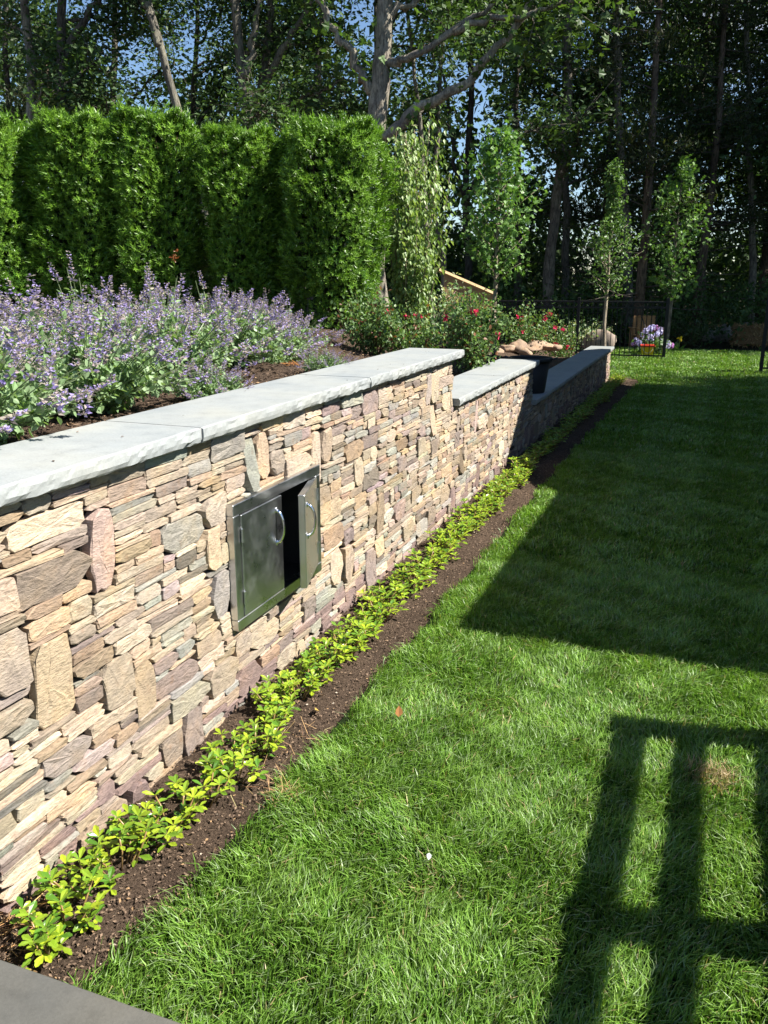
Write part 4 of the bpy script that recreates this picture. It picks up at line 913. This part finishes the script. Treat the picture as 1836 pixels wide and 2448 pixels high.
for s in (-1, 1):
    g = Geo(); V, F = tube([(s*.238, -.03, .36), (s*.285, -.03, .375), (s*.285, .03, .375), (s*.238, .03, .36)], .010, 6); g.add(V, F, (.05, .05, .055)); link('handle', g.mesh('handle', True), M['plain'], pot)

# ================================================================== PACHYSANDRA along the wall foot
PL = ([[0, 0, 0], [.08, .18, .01], [.20, .50, .05], [.25, .70, .03], [.17, .79, .02], [.12, .93, -.02], [0, 1.02, -.05], [-.12, .93, -.02], [-.17, .79, .02], [-.25, .70, .03], [-.20, .50, .05], [-.08, .18, .01], [0, .5, -.03], [0, .8, -.04]],
      [[0, 1, 12], [1, 2, 12], [2, 13, 12], [2, 3, 13], [3, 4, 13], [4, 5, 13], [5, 6, 13], [6, 7, 13], [7, 8, 13], [8, 9, 13], [9, 10, 13], [10, 12, 13], [10, 11, 12], [11, 0, 12]])
def pachy_leaves(seed, stems=9):
    r = np.random.default_rng(seed); L = []; S = []
    for k in range(stems):
        th = r.uniform(0, 6.28); rad = .10*math.sqrt(r.random()); tip = np.array([math.cos(th)*rad, math.sin(th)*rad, r.uniform(.04, .12)]); S.append((np.array([tip[0]*.4, tip[1]*.4, 0]), tip))
        for lev, nl in ((0, 5), (1, 4)):
            for j in range(nl):
                a = j/nl*6.28+r.random()*.9+lev; dz = r.uniform(.15, .65)-lev*.35; d = nrm(np.array([math.cos(a), math.sin(a), dz])); nn = nrm(np.array([-math.cos(a)*dz, -math.sin(a)*dz, 1.0])+r.normal(size=3)*.18)
                y_ = r.random()
                L.append((tip-np.array([0, 0, lev*.03]), d, nn, r.uniform(.027, .045)*(1+.1*lev), y_))
    return L, S
def pcol(y_, dark): 
    c = np.array((.095, .225, .022))*(1-y_)+np.array((.42, .52, .032))*y_; return c*.85 if not dark else c*np.array([.45, .62, .9])
pvar = []
for v in range(5):
    L, S = pachy_leaves(500+v, 11)
    for dark in (0, 1):
        g = Geo(); scatter(g, PL[0], PL[1], np.array([l[0] for l in L]), np.array([l[1] for l in L]), np.array([l[2] for l in L]), np.array([l[3] for l in L]), np.array([pcol(min(1, l[4]*.95), dark) for l in L])); me = g.mesh('leaf_whorls')
        g = Geo()
        for b_, t_ in S: V, F = tube([b_, (b_+t_)/2+.004, t_], .0028, 5); g.add(V, F, (.34, .22, .09))
        pvar.append((me, g.mesh('stems', True)))
leaf_me = []
for y_ in (0.0, .2, .4, .6, .8, 1.0):
    g = Geo(); g.add(np.array(PL[0]), np.array(PL[1]), pcol(y_*.95, 0)); leaf_me.append(g.mesh('leaf'))
r = np.random.default_rng(17); y = 1.40; k = 0
ordn = ['first', 'second', 'third', 'fourth', 'fifth', 'sixth', 'seventh', 'eighth', 'ninth', 'tenth', 'eleventh', 'twelfth', 'thirteenth', 'fourteenth', 'fifteenth', 'sixteenth']
while y < 16.0:
    x = .195+r.normal()*.025+.01*math.sin(y*3); z = float(gz(y))+.012; shade = y > 7.3 and y < 15.2
    if k < 8:
        t = thing('pachysandra_plant', ordn[k]+' pachysandra clump along the wall foot counted from the landing slab', 'ground cover plant', (x, y, z), 0, 'pachysandra row at the wall foot'); L, S = pachy_leaves(600+k, 9)
        for (p, d, nn, s, y_) in L:
            o = link('leaf', leaf_me[int(min(5, y_*5.99))], M['gloss_leaf'], t); xx = nrm(np.cross(d, nn)); zz = np.cross(xx, d)
            o.matrix_basis = Matrix(((xx[0]*s, d[0]*s, zz[0]*s, p[0]), (xx[1]*s, d[1]*s, zz[1]*s, p[1]), (xx[2]*s, d[2]*s, zz[2]*s, p[2]), (0, 0, 0, 1)))
        for b_, t_ in S: g = Geo(); V, F = tube([b_, (b_+t_)/2+.004, t_], .0028, 5); g.add(V, F, (.34, .22, .09)); link('stem', g.mesh('stem', True), M['gloss_leaf'], t)
    else:
        lab = 'yellow-green pachysandra clump in the sunlit row below the coping steps' if not shade else 'dark green pachysandra clump in the shaded far part of row'
        if y > 15.2: lab = 'sunlit pachysandra clump past the far end of the wall'
        if k < 16: lab = ordn[k]+' pachysandra clump along the wall foot counted from the landing slab'
        t = thing('pachysandra_plant', lab, 'ground cover plant', (x, y, z), r.uniform(0, 6.28), 'pachysandra row at the wall foot'); s = r.uniform(.8, 1.12); t.scale = (s, s, s)
        me, st = pvar[r.integers(5)*2]; link('leaf_whorls', me, M['gloss_leaf'], t, kind='stuff'); link('stems', st, M['gloss_leaf'], t)
    k += 1; y += r.uniform(.105, .15) if y < 9 else r.uniform(.12, .17)

# ================================================================== LAWN GRASS
r = np.random.default_rng(23)
def blades(g, n, x0, x1, y0, y1, wd, hh, dens=None):
    x = r.uniform(0, 1, n); y = r.uniform(y0, y1, n); ex = edge_x(y)+.015+.02*np.sin(y*7)+.012*np.sin(y*23)+r.normal(size=n)*.018
    ex = np.where(y > 16.2, -.9, ex); xa = np.maximum(ex, x0); x = xa+(x1-xa)*x
    keep = ~((y < 1.29) & (x < 4.5)); x, y = x[keep], y[keep]; n = len(x)
    z = gz(y)-.004+.012*wav(x, y, 1.3)
    cl_ = wav(x*3, y*3, 2.0, .7); fld = wav(x, y, 2.1, 2.0)*3+wav(x*2, y*2, 3.1, 5.0)*2
    h = hh*r.uniform(.55, 1.25, n)*(1+.22*cl_); th = fld+r.normal(size=n)*1.0; lean = np.abs(r.normal(size=n))*.42+.10
    ld = np.stack([np.cos(th), np.sin(th)], 1); wa = th+math.pi/2+r.normal(size=n)*.5; w = wd*r.uniform(.7, 1.3, n)
    wx = np.stack([np.cos(wa), np.sin(wa)], 1)*w[:, None]/2
    b = np.stack([x, y, z], 1); m = b.copy(); m[:, :2] += ld*(h*lean*.35)[:, None]; m[:, 2] += h*.58; tp = b.copy(); tp[:, :2] += ld*(h*lean*1.25)[:, None]; tp[:, 2] += h*np.clip(1.02-.33*lean, .45, 1)
    W3 = np.concatenate([wx, np.zeros((n, 1))], 1)
    V = np.stack([b-W3, b+W3, m+W3*.85, m-W3*.85, tp], 1).reshape(-1, 3); o_ = np.arange(n)*5
    Q = np.stack([o_, o_+1, o_+2, o_+3], 1); T = np.stack([o_+3, o_+2, o_+4], 1)
    u = np.clip(.45+.35*cl_+r.normal(size=n)*.25, 0, 1); C = mixc((.098, .215, .025), (.225, .370, .066), u)
    bl = r.random(n) < .17; C[bl] = mixc((.20, .30, .11), (.30, .39, .20), r.random(bl.sum()))
    dry = r.random(n) < .022; C[dry] = mixc((.34, .28, .12), (.46, .38, .20), r.random(dry.sum()))
    for (cx, cy, rad, pr) in ((1.83, 2.93, .11, .75), (1.05, 2.05, .12, .08), (.95, 3.1, .2, .05)):
        pt = (np.hypot(x-cx, y-cy) < rad*r.uniform(.4, 1.1, n)) & (r.random(n) < pr); C[pt] = mixc((.40, .29, .15), (.52, .42, .24), r.random(pt.sum()))
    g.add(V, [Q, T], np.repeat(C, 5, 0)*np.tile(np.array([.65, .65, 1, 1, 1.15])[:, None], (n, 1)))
g = Geo()
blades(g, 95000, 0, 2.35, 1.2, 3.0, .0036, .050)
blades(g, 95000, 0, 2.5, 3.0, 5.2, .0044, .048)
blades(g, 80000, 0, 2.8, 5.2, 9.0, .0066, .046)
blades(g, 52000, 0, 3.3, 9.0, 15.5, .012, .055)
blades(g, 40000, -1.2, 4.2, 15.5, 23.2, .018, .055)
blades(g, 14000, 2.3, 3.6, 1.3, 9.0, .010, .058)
link('grass', g.mesh('grass'), M['grass'], kind='stuff', label='short mown green lawn grass', cat='grass')

# mulch chips, dry needles, small debris
r = np.random.default_rng(29); g = Geo()
n = 24000; y = 1.0+15*r.random(n)**1.9; x = r.uniform(.0, 1, n)*(edge_x(y)+.03); z = gz(y)+.022-.052*(x/(edge_x(y)+.06))**3+r.uniform(0, .012, n)
c = mixc((.06, .04, .028), (.22, .15, .10), r.random(n)); k = r.random(n); c[k < .07] = (.30, .19, .10); c[k < .02] = (.45, .38, .30)
scatter(g, KITE[0], KITE[1], np.stack([x, y, z], 1), rdir(n, 0, r)*np.array([1, 1, .25]), rdir(n, 1.5, r), r.uniform(.004, .016, n), c)
link('mulch_chips', g.mesh('mulch_chips'), M['chip'], kind='stuff', label='dark shredded mulch scattered on the strip at wall foot', cat='mulch')
g = Geo(); n = 16000; y = r.uniform(1.0, 9.5, n); x = -.37-2.2*r.random(n)**1.5; z = bz(x, y)+.014*wav(x*4, y*4, 1.4)+r.uniform(0, .012, n)
c = mixc((.03, .02, .014), (.15, .10, .065), r.random(n)); k = r.random(n); c[k < .09] = (.34, .22, .12)
scatter(g, KITE[0], KITE[1], np.stack([x, y, z], 1), rdir(n, 0, r)*np.array([1, 1, .25]), rdir(n, 1.5, r), r.uniform(.008, .032, n), c)
link('bed_mulch', g.mesh('bed_mulch'), M['chip'], kind='stuff', label='dark mulch chips on the raised bed behind coping', cat='mulch')
def needles(name, label, cx, cy, zf, R, n, L, C, seed, stretch=(1, 1)):
    r = np.random.default_rng(seed); g = Geo(); a = r.uniform(0, 6.28, n); u = np.sqrt(r.random(n)); x = cx+np.cos(a)*u*R*stretch[0]; y = cy+np.sin(a)*u*R*stretch[1]
    scatter(g, [[-.016, 0, 0], [.016, 0, 0], [.011, 1, .05], [-.011, 1, .05]], [[0, 1, 2, 3]], np.stack([x, y, zf(x, y)+r.uniform(.004, .03, n)*(1.2-u)], 1), rdir(n, 0, r)*np.array([1, 1, .18]), rdir(n, 2, r), r.uniform(.5, 1.2, n)*L, jit(C, n, .22, .08, r))
    link(name, g.mesh(name), M['chip'], label=label, cat='needles', kind='stuff')
needles('pine_needles', 'orange patch of dry pine needles on the raised bed', -.78, 5.45, bz, .32, 1500, .06, (.42, .17, .05), 1, (.9, 1.3))
needles('pine_needles', 'pale tuft of dry needles at the lawn edge', .455, 2.30, lambda x, y: x*0+.01, .055, 150, .05, (.42, .28, .13), 2)
needles('pine_needles', 'tan dry needles in the mulch corner by the landing slab', .03, 1.46, lambda x, y: x*0+.018, .10, 170, .08, (.42, .25, .11), 3)
needles('pine_needles', 'thin scatter of dry needles beside the pachysandra', .32, 2.45, lambda x, y: x*0+.014, .16, 60, .07, (.40, .26, .13), 4, (.6, 2.2))
# pale flat stone behind the needles
rock('edging_stone', 'pale flat stone behind the orange needle patch', (-.95, 6.12, bz(-.95, 6.12)), .30, .12, .07, (.50, .40, .30), 240)
# fallen leaves and a small paper scrap
g = Geo(); r = np.random.default_rng(33)
for k, (x, y, z, c, s, lab) in enumerate([(.30, 1.93, .02, (.55, .50, .10), .035, 'yellow fallen leaf on the mulch near fourth pachysandra'), (.315, 2.86, .016, (.60, .40, .10), .04, 'amber fallen leaf on mulch below the steel doors'), (.66, 2.87, .05, (.40, .18, .07), .045, 'brown curled leaf lying on the lawn'), (1.03, 2.12, .055, (.75, .77, .79), .022, 'small white scrap on the lawn')]):
    g = Geo(); scatter(g, WIDE[0], WIDE[1], np.array([[0, 0, 0.]]), rdir(1, .1, r), np.array([[.3, -.2, 1.]]), s, c); link('fallen_leaf' if k < 3 else 'paper_scrap', g.mesh('fallen_leaf'), M['petal'], None, (x, y, z), lab, 'leaf' if k < 3 else 'scrap')

# specks of leaf litter on the coping
g = Geo(); r = np.random.default_rng(35); n = 26; y = r.uniform(1.6, 8.6, n); x = r.uniform(-.34, .0, n); z = np.where(y < 5.9, 1.2325, .8975)
scatter(g, KITE[0], KITE[1], np.stack([x, y, z], 1), rdir(n, 0, r)*np.array([1, 1, .1]), rdir(n, 3, r), r.uniform(.006, .018, n), jit((.12, .09, .06), n, .4, .1, r))
link('leaf_litter', g.mesh('leaf_litter'), M['chip'], kind='stuff', label='dark specks of leaf litter on the pale coping', cat='litter')
